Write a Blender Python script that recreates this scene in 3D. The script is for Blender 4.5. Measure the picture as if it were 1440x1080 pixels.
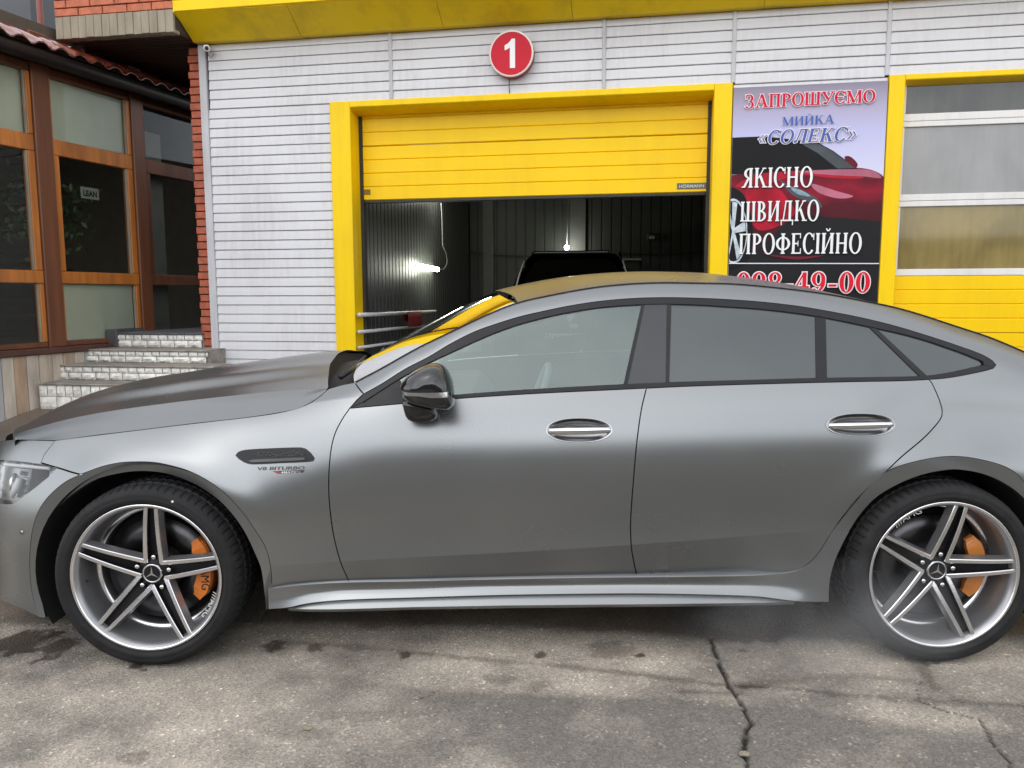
import bpy, math, random
import numpy as np
from mathutils import Vector, Matrix
from mathutils.geometry import delaunay_2d_cdt

for o in list(bpy.data.objects):
    bpy.data.objects.remove(o)
random.seed(7)
rng = np.random.default_rng(7)
SC = bpy.context.scene
COL = SC.collection
R = math.radians

# ------------------------------------------------------------------ camera
F_PX = 1082.0
CAM = dict(x=-0.133, y=-2.741, z=1.375, yaw=R(-0.2), pitch=R(6.5), roll=R(-0.147))
_fw = np.array([-math.sin(CAM['yaw'])*math.cos(CAM['pitch']), math.cos(CAM['yaw'])*math.cos(CAM['pitch']), -math.sin(CAM['pitch'])])
_rt0 = np.array([math.cos(CAM['yaw']), math.sin(CAM['yaw']), 0.0])
_up0 = np.cross(_rt0, _fw)
_rt = _rt0*math.cos(CAM['roll']) + _up0*math.sin(CAM['roll'])
_up = -_rt0*math.sin(CAM['roll']) + _up0*math.cos(CAM['roll'])
CO = np.array([CAM['x'], CAM['y'], CAM['z']])
cam_data = bpy.data.cameras.new('camera')
cam = bpy.data.objects.new('camera', cam_data)
COL.objects.link(cam)
M = Matrix.Identity(4)
for i in range(3):
    M[i][0] = _rt[i]; M[i][1] = _up[i]; M[i][2] = -_fw[i]; M[i][3] = CO[i]
cam.matrix_world = M
cam_data.sensor_width = 36.0
cam_data.lens = F_PX/1440.0*36.0
cam_data.clip_start = 0.05
cam_data.clip_end = 2000
SC.camera = cam

# ------------------------------------------------------------------ sky and sun (bright overcast)
SUN_EL, SUN_AZ = 52.0, 205.0      # azimuth clockwise from +Y: behind the camera, a little to the left
w = bpy.data.worlds.new('World')
SC.world = w
w.use_nodes = True
nt = w.node_tree
nt.nodes.clear()
sky = nt.nodes.new('ShaderNodeTexSky')
sky.sky_type = 'NISHITA'
sky.sun_disc = False
sky.sun_elevation = R(SUN_EL)
sky.sun_rotation = R(SUN_AZ)
sky.air_density = 1.0
sky.dust_density = 1.0
sky.ozone_density = 1.0
hs = nt.nodes.new('ShaderNodeHueSaturation')
hs.inputs['Saturation'].default_value = 0.22
bg = nt.nodes.new('ShaderNodeBackground')
bg.inputs['Strength'].default_value = 0.15
wo = nt.nodes.new('ShaderNodeOutputWorld')
nt.links.new(sky.outputs[0], hs.inputs['Color'])
# uneven cloud cover all round
wtc = nt.nodes.new('ShaderNodeTexCoord'); wn = nt.nodes.new('ShaderNodeTexNoise'); wn.inputs['Scale'].default_value = 3.2; wn.inputs['Detail'].default_value = 5.0; wn.inputs['Distortion'].default_value = 0.4
wr = nt.nodes.new('ShaderNodeValToRGB'); wr.color_ramp.elements[0].position = 0.35; wr.color_ramp.elements[0].color = (0.72, 0.73, 0.75, 1); wr.color_ramp.elements[1].position = 0.68; wr.color_ramp.elements[1].color = (1.25, 1.24, 1.22, 1)
wm = nt.nodes.new('ShaderNodeMixRGB'); wm.blend_type = 'MULTIPLY'; wm.inputs[0].default_value = 1.0
nt.links.new(wtc.outputs['Generated'], wn.inputs['Vector']); nt.links.new(wn.outputs['Fac'], wr.inputs[0]); nt.links.new(hs.outputs[0], wm.inputs[1]); nt.links.new(wr.outputs[0], wm.inputs[2])
nt.links.new(wm.outputs[0], bg.inputs[0])
nt.links.new(bg.outputs[0], wo.inputs[0])
sl = bpy.data.lights.new('sun', 'SUN')
sl.energy = 0.7
sl.angle = R(178)
sl.color = (1.0, 0.97, 0.93)
so = bpy.data.objects.new('sun', sl)
COL.objects.link(so)
so.rotation_euler = (R(90-SUN_EL), 0, R(180-SUN_AZ))
so.location = (0, 0, 30)
SC.view_settings.view_transform = 'Standard'
SC.view_settings.look = 'None'
SC.view_settings.exposure = 1.0
SC.view_settings.gamma = 1.0
SC.view_settings.use_curve_mapping = False
SC.render.engine = 'CYCLES'
SC.cycles.use_denoising = True
SC.cycles.denoising_prefilter = 'ACCURATE'
SC.cycles.volume_bounces = 0
SC.cycles.volume_step_rate = 4.0
SC.cycles.volume_max_steps = 16
SC.cycles.max_bounces = 8
SC.cycles.transparent_max_bounces = 24
SC.cycles.sample_clamp_indirect = 8.0
SC.cycles.caustics_reflective = False
SC.cycles.caustics_refractive = False

# ------------------------------------------------------------------ measuring: a pixel of the photograph to a ray
def ray(px, py):
    px = np.asarray(px, float); py = np.asarray(py, float)
    return _fw + np.multiply.outer((px-720)/F_PX, _rt) + np.multiply.outer((540-py)/F_PX, _up)
def on_y(px, py, y):
    d = ray(px, py); k = (y-CO[1])/d[..., 1]
    return CO + d*np.asarray(k)[..., None]
def on_z(px, py, z):
    d = ray(px, py); k = (z-CO[2])/d[..., 2]
    return CO + d*np.asarray(k)[..., None]
def on_plane(px, py, n, D):
    d = ray(px, py); k = (D-CO@n)/(d@n)
    return CO + d*np.asarray(k)[..., None]

# ------------------------------------------------------------------ material helpers
MATS = {}
def _new(name):
    m = bpy.data.materials.new(name); m.use_nodes = True
    t = m.node_tree; b = t.nodes['Principled BSDF']
    MATS[name] = m
    return m, t, b
def N(t, kind, **kw):
    n = t.nodes.new(kind)
    for k, v in kw.items():
        if k in n.inputs: n.inputs[k].default_value = v
        else: setattr(n, k, v)
    return n
def ramp(t, src, stops):
    r = t.nodes.new('ShaderNodeValToRGB')
    el = r.color_ramp.elements
    while len(el) < len(stops): el.new(0.5)
    for e, (p, c) in zip(el, stops):
        e.position = p; e.color = (*c, 1) if len(c) == 3 else c
    t.links.new(src, r.inputs[0])
    return r.outputs[0]
def mat(name, col, rough=0.6, metal=0.0, var=0.12, scale=6.0, bump=0.0, bscale=60.0, spec=0.5, coat=0.0, stretch=None, rvar=0.0):
    """base colour with mottled variation, roughness and fine relief"""
    m, t, b = _new(name)
    tc = N(t, 'ShaderNodeTexCoord')
    src = tc.outputs['Object']
    if stretch:
        mp = N(t, 'ShaderNodeMapping'); mp.inputs['Scale'].default_value = stretch
        t.links.new(src, mp.inputs[0]); src = mp.outputs[0]
    nz = N(t, 'ShaderNodeTexNoise', Scale=scale, Detail=6.0, Roughness=0.6)
    t.links.new(src, nz.inputs['Vector'])
    c = np.array(col)
    out = ramp(t, nz.outputs['Fac'], [(0.3, tuple(np.clip(c*(1-var), 0, 1))), (0.7, tuple(np.clip(c*(1+var), 0, 1)))])
    t.links.new(out, b.inputs['Base Color'])
    b.inputs['Roughness'].default_value = rough
    if rvar:
        mr = N(t, 'ShaderNodeMapRange'); mr.inputs['To Min'].default_value = max(rough-rvar, 0.02); mr.inputs['To Max'].default_value = rough+rvar
        t.links.new(nz.outputs['Fac'], mr.inputs[0]); t.links.new(mr.outputs[0], b.inputs['Roughness'])
    b.inputs['Metallic'].default_value = metal
    b.inputs['Specular IOR Level'].default_value = spec
    if coat:
        b.inputs['Coat Weight'].default_value = coat; b.inputs['Coat Roughness'].default_value = 0.05
    if bump:
        n2 = N(t, 'ShaderNodeTexNoise', Scale=bscale, Detail=5.0)
        t.links.new(src, n2.inputs['Vector'])
        bp = N(t, 'ShaderNodeBump', Strength=bump, Distance=0.01)
        t.links.new(n2.outputs['Fac'], bp.inputs['Height'])
        t.links.new(bp.outputs[0], b.inputs['Normal'])
    return m
def glass(name, trans, ior=1.6, rough=0.01, diffuse=None, dfac=0.0, blotch=0.0, gcol=(1, 1, 1)):
    m, t, b = _new(name)
    t.nodes.remove(b)
    out = t.nodes['Material Output']
    tr = N(t, 'ShaderNodeBsdfTransparent'); tr.inputs[0].default_value = (*trans, 1)
    gl = N(t, 'ShaderNodeBsdfGlossy'); gl.inputs['Roughness'].default_value = rough; gl.inputs['Color'].default_value = (*gcol, 1)
    fr = N(t, 'ShaderNodeFresnel', IOR=ior)
    base = tr.outputs[0]
    if diffuse:
        df = N(t, 'ShaderNodeBsdfDiffuse'); df.inputs[0].default_value = (*diffuse, 1)
        if blotch:
            tc = N(t, 'ShaderNodeTexCoord'); mp = N(t, 'ShaderNodeMapping'); mp.inputs['Scale'].default_value = (1.3, 1.3, 1.0); t.links.new(tc.outputs['Object'], mp.inputs[0])
            nz = N(t, 'ShaderNodeTexNoise', Scale=1.6, Detail=3.0, Distortion=0.6); t.links.new(mp.outputs[0], nz.inputs['Vector'])
            n2 = N(t, 'ShaderNodeTexNoise', Scale=22.0, Detail=5.0); mp2 = N(t, 'ShaderNodeMapping'); mp2.inputs['Scale'].default_value = (1, 1, .12); t.links.new(tc.outputs['Object'], mp2.inputs[0]); t.links.new(mp2.outputs[0], n2.inputs['Vector'])
            am = N(t, 'ShaderNodeMath', operation='MULTIPLY_ADD'); am.inputs[1].default_value = 0.35; t.links.new(n2.outputs['Fac'], am.inputs[0]); t.links.new(nz.outputs['Fac'], am.inputs[2])
            c_ = np.array(diffuse); t.links.new(ramp(t, am.outputs[0], [(0.52, tuple(c_*(1-blotch))), (0.82, tuple(np.clip(c_*(1+blotch), 0, 1)))]), df.inputs[0])
        mx0 = N(t, 'ShaderNodeMixShader'); mx0.inputs[0].default_value = dfac
        t.links.new(base, mx0.inputs[1]); t.links.new(df.outputs[0], mx0.inputs[2]); base = mx0.outputs[0]
    mx = N(t, 'ShaderNodeMixShader')
    t.links.new(fr.outputs[0], mx.inputs[0]); t.links.new(base, mx.inputs[1]); t.links.new(gl.outputs[0], mx.inputs[2])
    t.links.new(mx.outputs[0], out.inputs[0])
    return m
def emit(name, col, strength):
    m, t, b = _new(name)
    b.inputs['Base Color'].default_value = (*col, 1)
    b.inputs['Emission Color'].default_value = (*col, 1)
    b.inputs['Emission Strength'].default_value = strength
    return m

# ------------------------------------------------------------------ object helpers
def mk(name, verts, faces, m=None, parent=None, smooth=False, normals=None, fmats=None, mats=None):
    me = bpy.data.meshes.new(name)
    me.from_pydata([tuple(map(float, v)) for v in verts], [], [tuple(int(i) for i in f) for f in faces])
    for q in (mats or [m]):
        if q is not None: me.materials.append(q)
    if fmats is not None:
        me.polygons.foreach_set('material_index', np.asarray(fmats, np.int32))
    if smooth is True:
        me.polygons.foreach_set('use_smooth', np.ones(len(me.polygons), bool))
    elif smooth is not False:
        me.polygons.foreach_set('use_smooth', np.asarray(smooth, bool))
    if normals is not None:
        me.normals_split_custom_set_from_vertices([tuple(map(float, n)) for n in normals])
    me.update()
    o = bpy.data.objects.new(name, me)
    COL.objects.link(o)
    if parent is not None: adopt(o, parent)
    return o
def _abs(o):
    v = Vector(o.location)
    while o.parent:
        o = o.parent; v = Vector((0, 0, 0)) if o.type == 'MESH' else Vector(o.location)
    return v
def adopt(o, parent):
    o.parent = parent
    root = parent
    while root.parent: root = root.parent
    if parent.parent is None:
        o.matrix_parent_inverse = Matrix.Translation(-Vector(parent.location))
def thing(name, label, cat, loc=(0, 0, 0), group=None):
    o = bpy.data.objects.new(name, None)
    o.empty_display_size = 0.2
    COL.objects.link(o)
    o.location = loc
    return tag(o, label, cat, group)
def tag(o, label=None, cat=None, group=None, kind=None):
    if label: o['label'] = label
    if cat: o['category'] = cat
    if group: o['group'] = group
    if kind: o['kind'] = kind
    return o
class MB:
    """collects shapes into one mesh"""
    def __init__(s): s.v = []; s.f = []; s.mi = []; s.sm = []
    def add(s, v, f, mi=0, smooth=False):
        b = len(s.v); s.v += [tuple(map(float, p)) for p in v]; s.f += [tuple(int(i)+b for i in q) for q in f]
        s.mi += [mi]*len(f); s.sm += [smooth]*len(f)
        return s
    def box(s, P, a0, a1, b0, b1, c0, c1, mi=0):
        """box in a frame P(a,b,c)->world"""
        v = [P(a, b, c) for a in (a0, a1) for b in (b0, b1) for c in (c0, c1)]
        return s.add(v, [(0, 1, 3, 2), (4, 6, 7, 5), (0, 4, 5, 1), (2, 3, 7, 6), (0, 2, 6, 4), (1, 5, 7, 3)], mi)
    def cbox(s, P, a0, a1, b0, b1, c0, c1, ch=0.006, mi=0):
        """box chamfered on the edges of its b1 face (the face that looks out)"""
        v = []
        for b, i in ((b0, 0), (b1-ch, 0), (b1, ch)):
            v += [P(a0+i, b, c0+i), P(a1-i, b, c0+i), P(a1-i, b, c1-i), P(a0+i, b, c1-i)]
        f = [(3, 2, 1, 0), (8, 9, 10, 11)]
        for k in (0, 4):
            for j in range(4):
                f.append((k+j, k+(j+1) % 4, k+4+(j+1) % 4, k+4+j))
        return s.add(v, f, mi)
    def tube(s, pts, r, n=8, mi=0, cap=True):
        pts = [Vector(p) for p in pts]; rs = r if hasattr(r, '__len__') else [r]*len(pts)
        v = []; f = []
        ref = None
        for i, p in enumerate(pts):
            d = (pts[min(i+1, len(pts)-1)]-pts[max(i-1, 0)]).normalized()
            if ref is None:
                ref = Vector((0, 0, 1)) if abs(d.z) < 0.9 else Vector((1, 0, 0))
            a = d.cross(ref).normalized(); b = a.cross(d).normalized(); ref = b
            for k in range(n):
                t = 2*math.pi*k/n
                v.append(p+(a*math.cos(t)+b*math.sin(t))*rs[i])
        for i in range(len(pts)-1):
            for k in range(n):
                f.append((i*n+k, i*n+(k+1) % n, (i+1)*n+(k+1) % n, (i+1)*n+k))
        if cap:
            f.append(tuple(range(n))[::-1]); f.append(tuple(range((len(pts)-1)*n, len(pts)*n)))
        return s.add(v, f, mi, True)
    def lathe(s, prof, P, n=48, mi=0, close=False, smooth=True, mis=None):
        """profile [(r, h)] spun about the h axis of P(r*cos, h, r*sin)"""
        v = []; m_ = len(prof)
        for k in range(n):
            t = 2*math.pi*k/n
            for r_, h in prof: v.append(P(r_*math.cos(t), h, r_*math.sin(t)))
        b = len(s.v)
        s.v += [tuple(map(float, p)) for p in v]
        for k in range(n):
            for i in range(m_ if close else m_-1):
                j = (i+1) % m_
                s.f.append((b+k*m_+i, b+((k+1) % n)*m_+i, b+((k+1) % n)*m_+j, b+k*m_+j))
                s.mi.append(mis[i] if mis else mi); s.sm.append(smooth)
        return s
    def build(s, name, m, parent=None):
        mats = m if isinstance(m, (list, tuple)) else [m]
        return mk(name, s.v, s.f, parent=parent, smooth=s.sm, fmats=s.mi, mats=mats)
def W3(a, b, c): return (a, b, c)

# ------------------------------------------------------------------ curves
def spline(xs, ys):
    """natural cubic spline, straight beyond its ends"""
    xs = np.asarray(xs, float); ys = np.asarray(ys, float); n = len(xs); h = np.diff(xs)
    A = np.eye(n); r = np.zeros(n)
    for i in range(1, n-1):
        A[i, i-1] = h[i-1]; A[i, i] = 2*(h[i-1]+h[i]); A[i, i+1] = h[i]
        r[i] = 6*((ys[i+1]-ys[i])/h[i]-(ys[i]-ys[i-1])/h[i-1])
    m = np.linalg.solve(A, r)
    s0 = (ys[1]-ys[0])/h[0]-h[0]*(2*m[0]+m[1])/6
    s1 = (ys[-1]-ys[-2])/h[-1]+h[-1]*(m[-2]+2*m[-1])/6
    def f(x):
        x = np.asarray(x, float); xc = np.clip(x, xs[0], xs[-1])
        i = np.clip(np.searchsorted(xs, xc)-1, 0, n-2)
        a = (xs[i+1]-xc)/h[i]; b = 1-a
        y = a*ys[i]+b*ys[i+1]+((a**3-a)*m[i]+(b**3-b)*m[i+1])*h[i]**2/6
        return y+np.where(x < xs[0], (x-xs[0])*s0, 0)+np.where(x > xs[-1], (x-xs[-1])*s1, 0)
    return f
def pchip(xs, ys):
    xs = np.asarray(xs, float); ys = np.asarray(ys, float); h = np.diff(xs); d = np.diff(ys)/h
    m = np.zeros(len(xs)); m[0] = d[0]; m[-1] = d[-1]
    for i in range(1, len(xs)-1):
        if d[i-1]*d[i] > 0:
            w1 = 2*h[i]+h[i-1]; w2 = h[i]+2*h[i-1]; m[i] = (w1+w2)/(w1/d[i-1]+w2/d[i])
    def f(x):
        x = np.asarray(x, float); xc = np.clip(x, xs[0], xs[-1])
        i = np.clip(np.searchsorted(xs, xc)-1, 0, len(xs)-2)
        t = (xc-xs[i])/h[i]
        return ((1+2*t)*(1-t)**2*ys[i]+t*(1-t)**2*h[i]*m[i]+t*t*(3-2*t)*ys[i+1]+t*t*(t-1)*h[i]*m[i+1])
    return f
def smooth01(x, a, b):
    t = np.clip((np.asarray(x, float)-a)/(b-a), 0, 1)
    return t*t*(3-2*t)
def catmull(P, step=0.012, closed=False):
    """dense smooth curve through points (k-dim), keeps the points"""
    P = np.asarray(P, float); out = []
    n = len(P)
    for i in range(n if closed else n-1):
        p0 = P[(i-1) % n] if (closed or i > 0) else 2*P[0]-P[1]
        p1 = P[i]; p2 = P[(i+1) % n]
        p3 = P[(i+2) % n] if (closed or i+2 < n) else 2*p2-p1
        L = np.linalg.norm(p2-p1); k = max(1, int(L/step))
        # centripetal-ish: limit tangents by the segment length
        l0 = np.linalg.norm(p1-p0)+1e-9; l2 = np.linalg.norm(p3-p2)+1e-9
        t1 = (p2-p0)/(l0+L)*L; t2 = (p3-p1)/(L+l2)*L
        for j in range(k):
            t = j/k
            out.append((2*t**3-3*t**2+1)*p1+(t**3-2*t**2+t)*t1+(-2*t**3+3*t**2)*p2+(t**3-t**2)*t2)
    if not closed: out.append(P[-1])
    return np.array(out)
def inside(poly, pts):
    x, y = pts[:, 0], pts[:, 1]; r = np.zeros(len(pts), bool)
    q = np.roll(poly, -1, 0)
    for (x0, y0), (x1, y1) in zip(poly, q):
        if y0 == y1: continue
        c = ((y0 > y) != (y1 > y)) & (x < (x1-x0)*(y-y0)/(y1-y0)+x0)
        r ^= c
    return r
def dist_poly(poly, pts):
    q = np.roll(poly, -1, 0); best = np.full(len(pts), 1e9)
    for a, b in zip(poly, q):
        d = b-a; L = d@d+1e-12
        t = np.clip(((pts-a)@d)/L, 0, 1)
        best = np.minimum(best, np.hypot(*(pts-a-t[:, None]*d).T))
    return best
def area2(poly):
    q = np.roll(poly, -1, 0)
    return 0.5*np.sum(poly[:, 0]*q[:, 1]-q[:, 0]*poly[:, 1])
def inset(poly, d):
    """move a polygon's outline inwards by d"""
    if area2(poly) < 0: poly = poly[::-1]
    a = np.roll(poly, 1, 0); b = np.roll(poly, -1, 0)
    t = b-a; t /= np.linalg.norm(t, axis=1)[:, None]+1e-12
    n = np.stack([-t[:, 1], t[:, 0]], 1)
    return poly+n*d
def resample(poly, step, closed=True):
    P = np.asarray(poly, float)
    if closed: P = np.vstack([P, P[:1]])
    seg = np.linalg.norm(np.diff(P, axis=0), axis=1); out = []
    for i, L in enumerate(seg):
        k = max(1, int(round(L/step)))
        for j in range(k): out.append(P[i]+(P[i+1]-P[i])*j/k)
    if not closed: out.append(P[-1])
    return np.array(out)
def fill2d(outline, holes=(), step=0.016, lines=()):
    """triangulate a polygon with holes, with a regular grid of points inside"""
    lo = outline.min(0); hi = outline.max(0)
    gx, gy = np.meshgrid(np.arange(lo[0]+step/2, hi[0], step), np.arange(lo[1]+step/2, hi[1], step))
    g = np.stack([gx.ravel(), gy.ravel()], 1)
    g = g[inside(outline, g)]
    if len(g): g = g[dist_poly(outline, g) > step*0.45]
    for h in holes:
        if len(g):
            g = g[~inside(h, g)]; g = g[dist_poly(h, g) > step*0.45]
    V = [Vector(p) for p in outline]; E = [(i, (i+1) % len(outline)) for i in range(len(outline))]
    for h in holes:
        b = len(V); V += [Vector(p) for p in h]; E += [(b+i, b+(i+1) % len(h)) for i in range(len(h))]
    for l in lines:
        l = l[inside(outline, l)]
        if len(l) < 3: continue
        l = l[dist_poly(outline, l) > 0.003]
        if len(g): g = g[np.min(np.hypot(g[:, None, 0]-l[None, :, 0], g[:, None, 1]-l[None, :, 1]), 1) > step*0.4]
        b = len(V); V += [Vector(p) for p in l]; E += [(b+i, b+i+1) for i in range(len(l)-1) if np.hypot(*(l[i+1]-l[i])) < 0.03]
    V += [Vector(p) for p in g]
    r = delaunay_2d_cdt(V, E, [], 0, 1e-7)
    P = np.array([tuple(p) for p in r[0]]); T = np.array([f for f in r[2] if len(f) == 3], int).reshape(-1, 3)
    if not len(T): return P, T
    c = P[T].mean(1); k = inside(outline, c)
    for h in holes: k &= ~inside(h, c)
    T = T[k]
    a = P[T]; ar = (a[:, 1, 0]-a[:, 0, 0])*(a[:, 2, 1]-a[:, 0, 1])-(a[:, 2, 0]-a[:, 0, 0])*(a[:, 1, 1]-a[:, 0, 1])
    T = T[np.abs(ar) > 1e-10]; ar = ar[np.abs(ar) > 1e-10]
    T[ar < 0] = T[ar < 0][:, ::-1]
    return P, T
# ================================================================== GROUND
WA = R(10.1)                                     # the car-wash wall is turned 10 degrees to the car
WT = np.array([math.cos(WA), -math.sin(WA), 0.0]); WN = np.array([math.sin(WA), math.cos(WA), 0.0]); WD = 4.6
def WP(s, d, z):
    """wall frame: s along the wall, d out of the wall towards the yard, z up"""
    return tuple(WT*s+WN*(WD-d)+np.array([0, 0, z]))
def wpx(px, py, d=0.0):
    P = on_plane(px, py, WN, WD-d)
    return P@WT, P[..., 2]
G_TOP = 0.35
def gz(x, y):
    """yard level: flat under the car, a ramp up to the buildings behind it"""
    q = (np.asarray(x)*WN[0]+np.asarray(y)*WN[1])
    return G_TOP*smooth01(q, 2.0, 4.0)
def vnoise(x, y, seed, f):
    r = np.random.default_rng(seed); T = r.random((257, 257))
    X = np.asarray(x)*f+50.3; Y = np.asarray(y)*f+31.7
    i = np.floor(X).astype(int); j = np.floor(Y).astype(int); u = X-i; v = Y-j
    u = u*u*(3-2*u); v = v*v*(3-2*v); i %= 256; j %= 256
    return (T[i, j]*(1-u)+T[i+1, j]*u)*(1-v)+(T[i, j+1]*(1-u)+T[i+1, j+1]*u)*v
def fbm(x, y, seed, f, o=5):
    a = 0; w_ = 0
    for k in range(o): a = a+vnoise(x, y, seed+k, f*2**k)/2**k; w_ += 1/2**k
    return a/w_
def dline(X, Y, pts):
    best = np.full(X.shape, 9.0)
    for (x0, y0), (x1, y1) in zip(pts[:-1], pts[1:]):
        dx, dy = x1-x0, y1-y0; t = np.clip(((X-x0)*dx+(Y-y0)*dy)/(dx*dx+dy*dy+1e-12), 0, 1)
        best = np.minimum(best, np.hypot(X-x0-t*dx, Y-y0-t*dy))
    return best
def gpx(pts): 
    p = np.asarray(pts, float); return on_z(p[:, 0], p[:, 1], 0.0)[:, :2]
fx = np.arange(-2.25, 2.05, 0.0095); fy = np.arange(-0.64, 0.80, 0.0095)
gx = np.r_[[-90, -50, -30, -20, -14, -10, -8, -7], np.arange(-6.4, -2.3, 0.12), fx, np.arange(2.1, 6, 0.2), [7, 9, 12, 20, 30, 50, 90]]
gy = np.r_[[-90, -50, -30, -20, -12, -8, -6, -4.5, -3.5, -2.6, -2, -1.5, -1.1, -0.8], fy, np.arange(0.86, 6.0, 0.1), [7, 8, 10, 14, 20, 30, 50, 90]]
GX, GY = np.meshgrid(gx, gy, indexing='ij')
n1 = fbm(GX, GY, 3, 2.2); n2 = fbm(GX, GY, 20, 7.0); n3 = fbm(GX, GY, 40, 30.0, 3); n4 = fbm(GX*0.35, GY, 61, 6.0, 4)
wob = (n2-0.5)*0.10+(n3-0.5)*0.03
# light, worn band along the car and greyer asphalt nearer the camera, broken up by noise
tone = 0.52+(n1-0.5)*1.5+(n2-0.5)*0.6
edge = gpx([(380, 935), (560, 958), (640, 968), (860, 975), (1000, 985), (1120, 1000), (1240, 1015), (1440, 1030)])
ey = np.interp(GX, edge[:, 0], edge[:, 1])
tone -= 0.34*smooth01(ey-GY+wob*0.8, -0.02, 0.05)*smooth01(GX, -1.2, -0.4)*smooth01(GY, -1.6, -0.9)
_bk = 1-smooth01(GY, -1.5, -0.8); tone = tone*(1-_bk)+_bk*(0.12+(n1-.5)*0.35)  # ground out of view darkened so the car doors reflect darker
wet_shade = np.zeros_like(GX)
# damp seam running along the yard
seam = gpx([(395, 902), (480, 908), (580, 918), (660, 926), (720, 931), (800, 938), (900, 949), (960, 957), (1030, 965), (1100, 968), (1180, 976), (1300, 985), (1440, 992)])
dm = dline(GX, GY, seam)
wet_shade += 0.62*np.exp(-(np.maximum(dm+(n2-.5)*0.05+(n3-.5)*.022-0.002, 0)/0.017)**2)*(0.2+1.3*n2)
seam2 = gpx([(960, 972), (1010, 975), (1040, 974)]); wet_shade += 0.5*np.exp(-(dline(GX, GY, seam2)+wob*.2)**2/0.018**2)
seam3_ = gpx([(1040, 966), (1130, 955), (1200, 950), (1290, 958)]); wet_shade += 0.45*np.exp(-(np.maximum(dline(GX, GY, seam3_)+wob*.35, 0))**2/0.03**2)*n2*1.4
spur = gpx([(1280, 925), (1300, 945), (1316, 968)]); wet_shade += 0.5*np.exp(-(dline(GX, GY, spur)+wob*.2)**2/0.025**2)
# strip under the car: damp, plus the car's shade painted into the colour
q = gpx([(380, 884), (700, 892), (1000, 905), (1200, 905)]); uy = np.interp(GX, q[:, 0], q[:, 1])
wet_shade += 0.85*smooth01(GY-uy+wob*1.3, 0.0, 0.10)
for px_, py_, rx, ry, k in ((30, 905, 46, 22, 1.0), (85, 908, 24, 13, 0.9), (68, 922, 16, 9, 0.8), (190, 937, 17, 7, 1.0), (383, 912, 15, 12, 0.9), (441, 912, 11, 9, 0.8), (568, 922, 9, 6, 0.9), (760, 922, 7, 6, 0.9), (860, 915, 34, 16, 0.45), (902, 921, 6, 4, 1.0), (1048, 917, 8, 5, 0.9), (1300, 933, 10, 4, 0.8), (1318, 932, 8, 3, 0.8),
                           (1050, 890, 60, 14, 0.8), (700, 955, 25, 8, 0.35), (760, 965, 18, 7, 0.35), (520, 1005, 90, 8, 0.25), (440, 1032, 60, 10, 0.3), (190, 1065, 24, 9, 0.45)):
    c = gpx([(px_, py_), (px_+rx, py_), (px_, py_+ry)])
    ax = abs(c[1][0]-c[0][0]); ay = abs(c[2][1]-c[0][1])
    r_ = np.hypot((GX-c[0][0])/ax, (GY-c[0][1])/ay)+wob*3.2+(n3-.5)*(1.0 if rx > 20 else 2.4)
    wet_shade = np.maximum(wet_shade, k*(1-smooth01(r_, 0.72, 1.05)))
# water spat round the puddle
sp = smooth01(n3, 0.66, 0.74)*np.exp(-((GX-gpx([(60, 905)])[0][0])**2/0.3**2+(GY-gpx([(60, 905)])[0][1])**2/0.12**2)); wet_shade = np.maximum(wet_shade, sp*0.8)
wet_shade = np.clip(wet_shade, 0, 1)
crack = np.zeros_like(GX)
for pts, wd in (([(1000, 897), (1006, 915), (1010, 930), (1018, 946), (1023, 960), (1035, 977), (1041, 988), (1048, 1000), (1057, 1017), (1050, 1030), (1049, 1045), (1047, 1060), (1052, 1080), (1040, 1110), (1052, 1150)], 0.0075),
                ([(1377, 1010), (1383, 1020), (1390, 1030), (1393, 1040), (1397, 1047), (1410, 1060), (1420, 1073), (1424, 1100)], 0.0045),
                ([(1376, 1010), (1330, 1000), (1290, 985)], 0.002), ([(583, 983), (600, 980), (616, 970)], 0.002), ([(1296, 958), (1288, 970), (1296, 985)], 0.002)):
    g_ = gpx(pts); d = dline(GX+(n3-.5)*0.016, GY+(n2-.5)*0.03, g_)
    crack = np.maximum(crack, 1-smooth01(d, wd*0.55, wd*1.5))
crack *= smooth01(n3+0.35, 0.45, 0.8)
Zg = gz(GX, GY)+(n3-0.5)*0.003*(np.abs(GY) < 3)+(n2-.5)*0.004*(np.abs(GY) < 3)-crack*0.012
for xw in (-1.4755, 1.4755):                      # level where the tyres stand
    k = np.exp(-(((GX-xw)/0.3)**2+((GY-0.13)/0.25)**2)**2); Zg = Zg*(1-k)+k*0.0
nx, ny = GX.shape
idx = np.arange(nx*ny).reshape(nx, ny)
Fg = np.stack([idx[:-1, :-1], idx[1:, :-1], idx[1:, 1:], idx[:-1, 1:]], -1).reshape(-1, 4)
me = bpy.data.meshes.new('ground')
V = np.stack([GX, GY, Zg], -1).reshape(-1, 3)
me.vertices.add(len(V)); me.vertices.foreach_set('co', V.ravel())
me.loops.add(Fg.size); me.polygons.add(len(Fg))
me.loops.foreach_set('vertex_index', Fg.ravel()); me.polygons.foreach_set('loop_start', np.arange(0, Fg.size, 4)); 
me.update(calc_edges=True)
me.polygons.foreach_set('use_smooth', np.ones(len(Fg), bool))
for nm, arr in (('tone', tone), ('wet_shade', wet_shade), ('crack', crack)):
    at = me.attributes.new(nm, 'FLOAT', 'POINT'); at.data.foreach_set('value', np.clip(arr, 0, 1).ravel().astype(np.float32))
M_ASPH, t, b = _new('worn_asphalt')
tc = N(t, 'ShaderNodeTexCoord')
def attr(nm):
    a = N(t, 'ShaderNodeAttribute'); a.attribute_name = nm; return a.outputs['Fac']
base = ramp(t, attr('tone'), [(0.1, (0.205, 0.190, 0.170)), (0.45, (0.375, 0.338, 0.294)), (0.9, (0.59, 0.525, 0.45))])
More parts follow.
